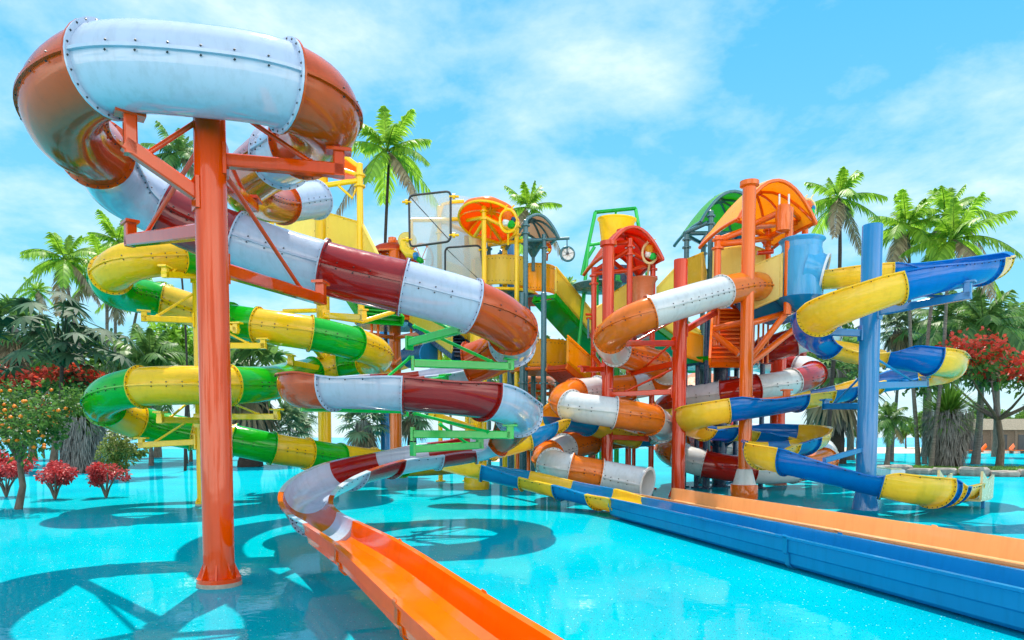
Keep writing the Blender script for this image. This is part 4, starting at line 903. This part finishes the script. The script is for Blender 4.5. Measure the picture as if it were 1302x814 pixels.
tree('feather_palm', 'dark feather palm behind the amber round platform', 'palm tree', 700,455,44,48,('dark',0),6,BARK,g)
tree('feather_palm', 'dark feather palm behind the green posts of the bucket frame', 'palm tree', 772,470,46,50,('dark',1),6,BARK,g)
tree('feather_palm', 'short feather palm between the navy chute and the yellow stairs', 'palm tree', 572,470,40,46,('coco',1),5,BARK,g)
g = 'fan palms with dark trunks'
tree('fan_palm', 'big dark fan palm with thick trunk under the lower green tube', 'palm tree', 318,478,78,48,('fan',0),26,DBARK,g,0,0,None,True)
tree('fan_palm', 'fan palm with dry hanging leaves between the yellow and blue poles', 'palm tree', 462,535,44,44,('greyfan',0),17,DBARK,g,0,0,None,True)
tree('fan_palm', 'pale grey fan palm on a thin trunk in front of the sea', 'palm tree', 368,542,40,52,('greyfan',1),5,BARK,g)
tree('fan_palm', 'smaller pale fan palm just behind the thin trunked one by the sea', 'palm tree', 384,526,28,58,('greyfan',0),4,BARK,g)
tree('fan_palm', 'huge dark fan palm with rough black trunk behind the lemon slide end', 'palm tree', 1062,470,76,54,('fan',1),24,DBARK,g,0,0,None,True)
tree('fan_palm', 'brownish fan palm high behind the tall blue pole', 'palm tree', 1142,414,34,58,('greyfan',1),6,BARK,g,0,0,None,True)
tree('fan_palm', 'reddish trunked fan palm beside the huge dark one', 'palm tree', 1082,450,40,62,('fan',0),9,TBARK,g)
tree('fan_palm', 'fan palm with brown skirt at the very edge behind the dark leaved tree', 'palm tree', 16,415,50,46,('fan',1),9,BARK,g,0,0,None,True)
tree('fan_palm', 'fan palm under the amber stairs, behind the salmon play hut', 'palm tree', 660,500,48,46,('fan',0),7,BARK,g)
tree('fan_palm', 'fan palm with dark trunk behind the front half pipe of the orange slide', 'palm tree', 524,520,40,48,('greyfan',1),14,DBARK,g)
g = 'broad leaved trees with umbrella leaves'
tree('umbrella_tree', 'dark umbrella leaved tree over the scarlet shrub', 'tree', 78,432,88,42,('rosette',0),8,DBARK,g)
tree('umbrella_tree', 'smaller dark umbrella leaved tree behind the green steps and amber rail', 'tree', 752,452,40,46,('rosette',0),5,DBARK,g)
g = 'leafy background trees'
for px, py, R, Y, k, lb in ((40,475,60,62,1,'round leafy tree behind the orange fruit tree'),(120,470,62,66,0,'dark leafy tree behind the shaggy yucca'),(200,480,60,70,2,'dark leafy tree low behind the lower green tube'),(262,462,50,64,1,'leafy tree just behind the front orange red pole'),
    (1030,445,52,70,0,'dark leafy tree behind the brick red coil'),(1270,440,60,72,2,'dark leafy tree behind the scarlet flame tree'),(650,500,44,66,1,'leafy tree behind the grey teal posts'),(735,480,44,68,0,'dark leafy tree behind the amber stairs'),(1180,450,44,74,0,'dark leafy tree behind the palm trunks')):
    tree('leafy_tree', lb, 'tree', px, py, R, Y, ('bush',k), 9, TBARK, g)
t = tree('bamboo_clump', 'bright green bamboo like clump beside the slim yellow pole', 'bamboo', 240,455,52,58,('bamboo',0),5,TBARK)
t = tree('leafy_bush', 'olive green bush standing in the water under the yellow arm', 'bush', 160,578,32,32,('olive',0),5,TBARK)
# shaggy yuccas
def yucca(label, px, base_py, top_py, Rpx, Y, wpx, bz=0):
    b = GX(px, Y); b.z = bz; t = thing('shaggy_yucca', label, 'yucca', b, 'shaggy yuccas with grey skirts'); zt = P(px, top_py, Y).z; R = Rpx*Y/F; w = wpx*Y/F/2; H = zt-bz; rg = random.Random(px)
    mb = MB(); mb.lathe(b, [(w*.55,-.05),(w*.6,H*.3),(w*.7,H*.7),(w*.3,H)], 14); obj('trunk', mb, DBARK, t)
    s = MB()
    for k in range(2600):
        a = rg.uniform(0,6.283); f = rg.random(); h = V((math.cos(a), math.sin(a), 0)); rr = w*(.62+.38*min(f*1.6,1)); strip(s, b+V((0,0,H*(.12+.9*f)))+h*(rr*.92), (h*.3+V((rg.gauss(0,.1),rg.gauss(0,.1),-1))).normalized(), V((-h.y,h.x,0)), H*.2*rg.uniform(.6,1.3), H*.011, 0, 2)
    obj('dead_leaf_skirt', s, SKIRT, t)
    c = MB(); o = b+V((0,0,H))
    for k in range(620):
        a = rg.uniform(0,6.283); el = R_(rg.uniform(-28,88)); h = V((math.cos(a), math.sin(a), 0)); d = h*math.cos(el)+V((0,0,math.sin(el))); strip(c, o+d*.08*R+V((0,0,-.15*R)), d, V((-h.y,h.x,0)), R*rg.uniform(.75,1.05), R*.04, .12)
    obj('spiky_crown', c, G3, t)
yucca('shaggy grey skirted yucca beside the row of red bushes', 104, 596, 528, 40, 40, 56); yucca('shaggy grey skirted yucca on the stone edged island', 1204, 592, 522, 46, 45, 58, .12)
# trees with limbs
def limbs(mb, b, H, r, spread, rg, n=6, sub=3, z0=.45):
    top = b+V((rg.uniform(-.05,.05)*H, rg.uniform(-.05,.05)*H, H*z0)); mb.tube([b, b.lerp(top,.5)+V((.03*H,0,0)), top], [r*1.25, r, r*.85], 10); ends = []
    for k in range(n):
        a = 6.283*k/n+rg.uniform(-.3,.3); e = top+V((math.cos(a)*spread*rg.uniform(.4,.75), math.sin(a)*spread*rg.uniform(.4,.75), H*(1-z0)*rg.uniform(.45,.75))); m = top.lerp(e,.5)+V((0,0,-.02*H)); mb.tube([top, m, e], [r*.6, r*.42, r*.26], 7)
        for j in range(sub):
            a2 = a+rg.uniform(-.8,.8); e2 = e+V((math.cos(a2)*spread*.3, math.sin(a2)*spread*.3, H*.14*rg.uniform(.3,1))); mb.tube([e, e2], [r*.25, r*.1], 5); ends.append(e2)
    return ends
def scatter(mb, pts, rg, n, R, size, flat=.6, elong=1.5, zoff=0):
    for i in range(n):
        c = pts[rg.randrange(len(pts))]; d = V((rg.gauss(0,1), rg.gauss(0,1), rg.gauss(0,1))).normalized(); p = c+V((d.x, d.y, d.z*flat+zoff))*(R*rg.random()**.5); b = (d+V((rg.gauss(0,.6), rg.gauss(0,.6), rg.gauss(0,.4)))).normalized(); w = b.cross(V((rg.gauss(0,1), rg.gauss(0,1), rg.gauss(0,1)))).normalized(); s = size*rg.uniform(.6,1.3); strip(mb, p, b, w, s*elong, s, .25, 2)
def flame_tree(label, px, Y, H, spread, seed, trunk=.16, bz=0, blossoms=5200, leaves=3000, cat='tree', name='flame_tree'):
    rg = random.Random(seed); b = GX(px, Y); b.z = bz; t = thing(name, label, cat, b); mb = MB(); ends = limbs(mb, b, H, trunk, spread, rg, 7, 4); obj('trunk', mb, TBARK, t)
    f = MB(); scatter(f, ends, rg, leaves, spread*.36, H*.028, .5, 1.6); obj('foliage', f, G4, t); r = MB(); scatter(r, [e for e in ends], rg, blossoms, spread*.36, H*.034, .4, 1.2, .45); obj('blossom', r, RED, t); return t
flame_tree('scarlet flowering flame tree with spreading crown at the edge of the island', 1272, 46, 6.7, 5.2, 3, .2, .12)
flame_tree('scarlet flowering shrub tree below the dark umbrella leaved tree', 66, 46, 6.2, 3.4, 8, .22, 0, 3200, 1800)
rg = random.Random(17); b = GX(20, 19.6); t = thing('orange_tree', 'orange tree loaded with ripe fruit, standing in the water by the edge', 'fruit tree', b); mb = MB(); ends = limbs(mb, b, 3.55, .085, .95, rg, 7, 4, .36); obj('trunk', mb, TBARK, t)
ends = [e+V((rg.uniform(-.35,.75),rg.uniform(-.3,.3),rg.uniform(-1.0,.1))) for e in ends]
f = MB(); scatter(f, ends, rg, 5200, .5, .062, .95, 1.8); obj('foliage', f, G4, t); fr = MB()
for k in range(120):
    c = ends[rg.randrange(len(ends))]; d = V((rg.gauss(0,1), rg.gauss(0,1)-.5, rg.gauss(0,.8))).normalized(); fr.lathe(c+d*.46, [(.012,-.05),(.046,-.026),(.055,0),(.046,.026),(.012,.05)], 8)
o = obj('fruit', fr, FRUIT, t); o['kind'] = 'stuff'
for px, py, R, lb in ((8,632,34,'red leaved bush at the very edge behind the orange tree trunk'),(70,635,28,'red leaved bush in the middle of the row of three'),(135,633,26,'pinkish red leaved bush nearest the front pole')):
    b = G(px, py); Y = b.y; t = thing('red_bush', lb, 'bush', b, 'red bushes along the water edge'); mb = MB()
    for k in range(7): a = 6.283*k/7; mb.tube([b, b+V((math.cos(a)*.12, math.sin(a)*.12, .35)), b+V((math.cos(a)*.42, math.sin(a)*.42, .85))], [.035,.028,.015], 6)
    obj('stem', mb, TBARK, t); part('foliage', CROWN['redbush',0], t, V((0,0,R*Y/F*1.18)), (R*Y/F*.98, R*Y/F*.98, R*Y/F*.78), px)
# ================================================================== island, far shore
STONE = rough_mat('flat_stone', (.16,.13,.11,1), (.42,.37,.32,1), 2.5, .9, .9); GRASS = rough_mat('lawn', (.07,.16,.02,1), (.20,.34,.05,1), 8, .9, .5); SAND = rough_mat('sand', (.5,.42,.3,1), (.68,.6,.47,1), 3, .95, .3)
mb = MB(); rg = random.Random(4); pts = []
cx, cy = G(1215, 598).x, 41.0
for k in range(28):
    a = 6.283*k/28; pts.append(V((cx+5.6*math.cos(a)*(1+.06*rg.uniform(-1,1))*(1.0 if math.cos(a) < 0 else 2.6), cy+5.2*math.sin(a)*(1+.05*rg.uniform(-1,1)), 0)))
o = len(mb.v); mb.v += [p-V((0,0,.1)) for p in pts]+[p+V((0,0,.12)) for p in pts]; mb.f += [tuple(28+k for k in range(28))]+[(k,(k+1)%28,28+(k+1)%28,28+k) for k in range(28)]; mb.m += [0]*29
tag(obj('island_ground', mb, GRASS, smooth=False), kind='structure')
gb = MB()
for k in range(5200):
    a = rg.uniform(0,6.283); r = math.sqrt(rg.random()); p = V((cx+5.0*math.cos(a)*r*(1 if math.cos(a) < 0 else 2.6), cy+4.7*math.sin(a)*r, .12)); d = V((rg.gauss(0,.35), rg.gauss(0,.35), 1)).normalized(); strip(gb, p, d, V((1,0,0)), rg.uniform(.08,.22), .03, .2, 2)
tag(obj('grass', gb, G3), kind='stuff')
def stone(p, sx, sy, sz, rz, seed):
    rg = random.Random(seed); mb = MB(); n = 12; c = math.cos(rz); s = math.sin(rz); rr = [1+rg.uniform(-.16,.16) for _ in range(n)]
    for z, f in ((0,.92),(sz*.35,1.04),(sz*.8,1.0),(sz,.86)):
        for k in range(n):
            a = 6.283*k/n; x = math.copysign(abs(math.cos(a))**.7, math.cos(a))*sx*rr[k]*f; y = math.copysign(abs(math.sin(a))**.7, math.sin(a))*sy*rr[(k+3)%n]*f; mb.v.append(V((p.x+x*c-y*s, p.y+x*s+y*c, p.z+z+rg.uniform(-.03,.03))))
    for i in range(3):
        for k in range(n): k2 = (k+1)%n; mb.f.append((i*n+k, i*n+k2, (i+1)*n+k2, (i+1)*n+k)); mb.m.append(0)
    mb.f.append(tuple(range(36,48))); mb.m.append(0); return obj('edge_stone', mb, STONE, smooth=False, loc=p)
for i, k in enumerate(range(13, 25)):
    p = pts[k]+V((0,-.1,-.04)); q = pts[(k+1)%28]; d = q-pts[k]; tag(stone(p+d*.5, d.length*.5, .42, .34+.08*(i%3), math.atan2(d.y, d.x), i), 'flat weathered edging stone along the shore of the grassy island', 'stone', 'edging stones of the island')
mb = MB(); mb.add([V((22,88,.02)),V((160,84,.02)),V((160,118,.3)),V((24,118,.3))], [(0,1,2,3)]); tag(obj('sand_beach', mb, SAND), kind='structure')
mb = MB(); mb.add([V((-7,58,.02)),V((-2,57,.02)),V((2,60,.02)),V((1,64,.25)),V((-6,64,.25))], [(0,1,2,3,4)]); tag(obj('sand_bank', mb, SAND), kind='structure')
WOOD = rough_mat('weathered_wood', (.10,.07,.05,1), (.24,.18,.13,1), 4, .8, .6, (1,1,6)); THATCH = rough_mat('thatch', (.16,.13,.09,1), (.36,.3,.22,1), 9, .95, 1)
def hut(label, px, Y, w, h):
    b = GX(px, Y); t = thing('beach_hut', label, 'hut', b); mb = MB(); mb.box(b+V((0,1.2,h*.35)), (w, 2.4, h*.7)); obj('wall', mb, WOOD, t, smooth=False)
    r = MB(); z = h*.7; e = .5; r.add([b+V((-w/2-e,-.6,z)),b+V((w/2+e,-.6,z)),b+V((w/2+e,3,z)),b+V((-w/2-e,3,z)),b+V((-w/2+.6,1.2,z+h*.35)),b+V((w/2-.6,1.2,z+h*.35))], [(0,1,5,4),(1,2,5),(2,3,4,5),(3,0,4),(3,2,1,0)]); obj('roof', r, THATCH, t, smooth=False)
    for k in range(4): p = MB(); x = -w/2+w*k/3; p.tube([b+V((x,-.5,0)), b+V((x,-.5,z))], .09, 8); obj('post', p, WOOD, t)
    for k in range(3): d = MB(); x = -w/3+w*k/3; d.box(b+V((x,-.02,h*.3)), (w*.18,.06,h*.5)); obj('opening', d, M['black'], t, smooth=False)
hut('long low beach hut with thatched roof on the far shore', 1272, 92, 9.5, 4.2); hut('smaller pale beach hut far behind the flame tree trunk', 1228, 100, 6, 3.6)
for i, px in enumerate((1196,1214,1232,1262,1284,1298)):
    b = GX(px, 87); t = thing('sun_lounger', 'orange sun lounger on the far sandy beach', 'sun lounger', b, 'sun loungers on the far beach'); mb = MB(); mb.box(b+V((0,.3,.38)), (.8,1.9,.1)); mb.beam(b+V((-.4,1.3,.4)), b+V((.4,1.7,1.0)), .12, .5); obj('cushion', mb, M['steel_orange'], t, smooth=False)
    for dx in (-.32,.32): l = MB(); l.beam(b+V((dx,-.4,.17)), b+V((dx,1.0,.17)), .08, .34); obj('leg', l, M['white'], t)
g = 'bushy trees on the far shore'
for i, (px, py, R, Y) in enumerate(((1110,548,9,110),(1175,538,20,108),(1200,545,16,112),(1222,540,20,106),(1252,536,24,112),(1285,540,24,108),(1310,534,26,110),(1152,548,12,112),(1090,551,7,114),(1340,530,26,108))):
    tree('shore_tree', 'small leafy tree in the row on the far shore', 'tree', px, py, R, Y, ('bush', 1 if i % 2 else 0), 3, TBARK, g)
# ================================================================== water, ground, sky, sun
def ground_sheet(name, x0, x1, y0, y1, z, mat):
    mb = MB(); mb.add([V((x0,y0,z)),V((x1,y0,z)),V((x1,y1,z)),V((x0,y1,z))], [(0,1,2,3)])
    return tag(obj(name, mb, mat, smooth=False), kind='structure')
def water_mat():
    m, nt, b, N, L = newmat('pool_water')
    co = N.new('ShaderNodeTexCoord').outputs['Object']
    big = noise(nt, .22, 4, co); base = ramp(nt, big.outputs['Fac'], [(.3, (.0,.34,.43,1)), (.55, (.0,.41,.48,1)), (.75, (.0,.46,.53,1))])
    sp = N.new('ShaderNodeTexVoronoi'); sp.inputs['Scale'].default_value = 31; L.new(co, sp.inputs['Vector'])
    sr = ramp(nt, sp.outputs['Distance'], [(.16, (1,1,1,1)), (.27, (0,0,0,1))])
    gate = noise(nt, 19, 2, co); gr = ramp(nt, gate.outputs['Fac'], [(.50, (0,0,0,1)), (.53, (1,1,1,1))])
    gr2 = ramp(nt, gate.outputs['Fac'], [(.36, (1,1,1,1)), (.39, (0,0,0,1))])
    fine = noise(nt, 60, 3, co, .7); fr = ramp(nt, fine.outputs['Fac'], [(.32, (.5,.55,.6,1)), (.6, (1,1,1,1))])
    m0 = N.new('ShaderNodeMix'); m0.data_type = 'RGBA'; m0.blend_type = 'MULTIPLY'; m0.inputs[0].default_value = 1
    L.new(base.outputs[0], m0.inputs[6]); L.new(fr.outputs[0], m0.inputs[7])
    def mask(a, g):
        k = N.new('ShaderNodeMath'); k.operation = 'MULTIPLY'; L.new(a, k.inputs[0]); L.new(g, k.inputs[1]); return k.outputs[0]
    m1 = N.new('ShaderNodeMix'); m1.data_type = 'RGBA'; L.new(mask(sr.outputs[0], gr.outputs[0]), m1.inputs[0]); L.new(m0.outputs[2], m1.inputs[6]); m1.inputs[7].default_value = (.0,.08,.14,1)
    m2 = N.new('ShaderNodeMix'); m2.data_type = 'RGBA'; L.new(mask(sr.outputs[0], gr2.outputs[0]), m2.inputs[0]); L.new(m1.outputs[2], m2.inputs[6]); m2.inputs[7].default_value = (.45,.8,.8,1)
    N.remove(b); df = N.new('ShaderNodeBsdfDiffuse'); gl = N.new('ShaderNodeBsdfGlossy'); gl.inputs['Roughness'].default_value = .035; gl.inputs['Color'].default_value = (1,1,1,1)
    L.new(m2.outputs[2], df.inputs['Color']); fz = N.new('ShaderNodeFresnel'); fz.inputs['IOR'].default_value = 1.38
    cl = N.new('ShaderNodeMath'); cl.operation = 'MINIMUM'; L.new(fz.outputs[0], cl.inputs[0]); cl.inputs[1].default_value = .13
    mx = N.new('ShaderNodeMixShader'); L.new(cl.outputs[0], mx.inputs[0]); L.new(df.outputs[0], mx.inputs[1]); L.new(gl.outputs[0], mx.inputs[2]); L.new(mx.outputs[0], N['Material Output'].inputs['Surface'])
    w = noise(nt, 2.4, 3, co); bp = N.new('ShaderNodeBump'); bp.inputs['Strength'].default_value = .07; bp.inputs['Distance'].default_value = .05
    L.new(w.outputs['Fac'], bp.inputs['Height']); L.new(bp.outputs['Normal'], gl.inputs['Normal']); L.new(bp.outputs['Normal'], fz.inputs['Normal'])
    return m
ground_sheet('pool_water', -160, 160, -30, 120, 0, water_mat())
def sea_mat():
    m, nt, b, N, L = newmat('sea_water')
    co = N.new('ShaderNodeTexCoord').outputs['Object']
    n = noise(nt, .03, 5, co); r = ramp(nt, n.outputs['Fac'], [(.35, (.0,.22,.42,1)), (.65, (.02,.42,.6,1))]); L.new(r.outputs[0], b.inputs['Base Color'])
    b.inputs['Roughness'].default_value = .25
    w = noise(nt, .6, 5, co); bp = N.new('ShaderNodeBump'); bp.inputs['Strength'].default_value = .4; bp.inputs['Distance'].default_value = .4
    L.new(w.outputs['Fac'], bp.inputs['Height']); L.new(bp.outputs['Normal'], b.inputs['Normal']); return m
ground_sheet('sea', -4500, 4500, 60, 4500, -.08, sea_mat())

SUN_AZ, SUN_EL = R_(-8), R_(66)      # azimuth from +Y towards +X
sd = V((math.sin(SUN_AZ)*math.cos(SUN_EL), math.cos(SUN_AZ)*math.cos(SUN_EL), math.sin(SUN_EL)))
sl = bpy.data.lights.new('sun', 'SUN'); sl.energy = 5.0; sl.angle = R_(.53); sl.color = (1, .93, .80)
so = bpy.data.objects.new('sun', sl); COL.objects.link(so); so.rotation_euler = (-sd).to_track_quat('-Z', 'Y').to_euler()
w = bpy.data.worlds.new('World'); SC.world = w; w.use_nodes = True
nt = w.node_tree; N = nt.nodes; L = nt.links
sky = N.new('ShaderNodeTexSky'); sky.sky_type = 'NISHITA'; sky.sun_disc = False; sky.sun_elevation = SUN_EL; sky.sun_rotation = SUN_AZ
sky.air_density = 1.2; sky.dust_density = .4; sky.ozone_density = 1.5
co = N.new('ShaderNodeTexCoord').outputs['Generated']
sx = N.new('ShaderNodeSeparateXYZ'); L.new(co, sx.inputs[0])
# hazy cyan air of the photograph mixed into the physical sky
air = ramp(nt, sx.outputs['Z'], [(.0, (4.6,6.8,7.6,1)), (.16, (1.6,5.3,7.3,1)), (.5, (.4,3.9,7.1,1)), (1, (.6,3.4,6.8,1))])
mxa = N.new('ShaderNodeMix'); mxa.data_type = 'RGBA'; mxa.inputs[0].default_value = .8; L.new(sky.outputs[0], mxa.inputs[6]); L.new(air.outputs[0], mxa.inputs[7])
# clouds: noise on a plane overhead
dz = N.new('ShaderNodeMath'); dz.operation = 'ADD'; dz.inputs[1].default_value = .22; L.new(sx.outputs['Z'], dz.inputs[0])
dv = N.new('ShaderNodeVectorMath'); dv.operation = 'DIVIDE'; cb = N.new('ShaderNodeCombineXYZ')
for i in range(3): L.new(dz.outputs[0], cb.inputs[i])
L.new(co, dv.inputs[0]); L.new(cb.outputs[0], dv.inputs[1])
mp = N.new('ShaderNodeMapping'); mp.inputs['Location'].default_value = (1.3, 4.2, 0); L.new(dv.outputs[0], mp.inputs['Vector'])
c1 = noise(nt, 2.0, 10, mp.outputs[0], .60); c1.inputs['Distortion'].default_value = .12
cr = ramp(nt, c1.outputs['Fac'], [(.42, (0,0,0,1)), (.58, (.40,.40,.40,1)), (.72, (.85,.85,.85,1))])
mxc = N.new('ShaderNodeMix'); mxc.data_type = 'RGBA'; L.new(cr.outputs[0], mxc.inputs[0]); L.new(mxa.outputs[2], mxc.inputs[6]); mxc.inputs[7].default_value = (7.4,8.2,8.8,1)
# added bright cloud bank, unseen behind the camera, filling fronts the sun leaves shaded
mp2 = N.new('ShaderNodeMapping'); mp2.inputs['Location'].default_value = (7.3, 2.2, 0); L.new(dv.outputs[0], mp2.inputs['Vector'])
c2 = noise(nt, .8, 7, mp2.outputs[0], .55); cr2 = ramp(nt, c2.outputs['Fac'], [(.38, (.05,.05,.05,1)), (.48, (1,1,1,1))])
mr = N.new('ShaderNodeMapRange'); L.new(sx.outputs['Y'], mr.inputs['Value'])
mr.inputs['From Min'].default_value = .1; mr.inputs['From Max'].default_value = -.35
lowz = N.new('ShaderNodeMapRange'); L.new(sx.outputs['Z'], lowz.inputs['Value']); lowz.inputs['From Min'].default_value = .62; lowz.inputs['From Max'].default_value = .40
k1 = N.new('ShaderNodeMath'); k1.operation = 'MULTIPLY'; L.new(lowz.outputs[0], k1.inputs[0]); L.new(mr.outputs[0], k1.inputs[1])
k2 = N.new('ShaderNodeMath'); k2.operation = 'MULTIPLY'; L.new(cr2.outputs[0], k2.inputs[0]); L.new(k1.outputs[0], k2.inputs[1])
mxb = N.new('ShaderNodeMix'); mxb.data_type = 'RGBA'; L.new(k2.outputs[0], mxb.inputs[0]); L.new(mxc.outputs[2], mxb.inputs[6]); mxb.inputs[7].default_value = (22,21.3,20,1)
mz = N.new('ShaderNodeMapRange'); L.new(sx.outputs['Z'], mz.inputs['Value']); mz.inputs['From Min'].default_value = .62; mz.inputs['From Max'].default_value = 1.0; mz.inputs['To Max'].default_value = .6  # added glow overhead, above the view, as extra fill
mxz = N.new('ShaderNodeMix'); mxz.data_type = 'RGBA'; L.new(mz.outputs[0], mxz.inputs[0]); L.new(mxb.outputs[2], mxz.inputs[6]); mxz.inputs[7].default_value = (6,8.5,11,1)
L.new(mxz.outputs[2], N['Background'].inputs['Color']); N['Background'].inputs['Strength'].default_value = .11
vs = SC.view_settings; vs.view_transform = 'Standard'; vs.look = 'None'; vs.exposure = .5; vs.gamma = 1; vs.use_curve_mapping = False
SC.cycles.max_bounces = 8; SC.cycles.diffuse_bounces = 3; SC.cycles.glossy_bounces = 4; SC.cycles.transparent_max_bounces = 24; SC.cycles.transmission_bounces = 4
SC.cycles.use_denoising = True; SC.cycles.sample_clamp_indirect = 6; SC.cycles.caustics_reflective = False; SC.cycles.caustics_refractive = False
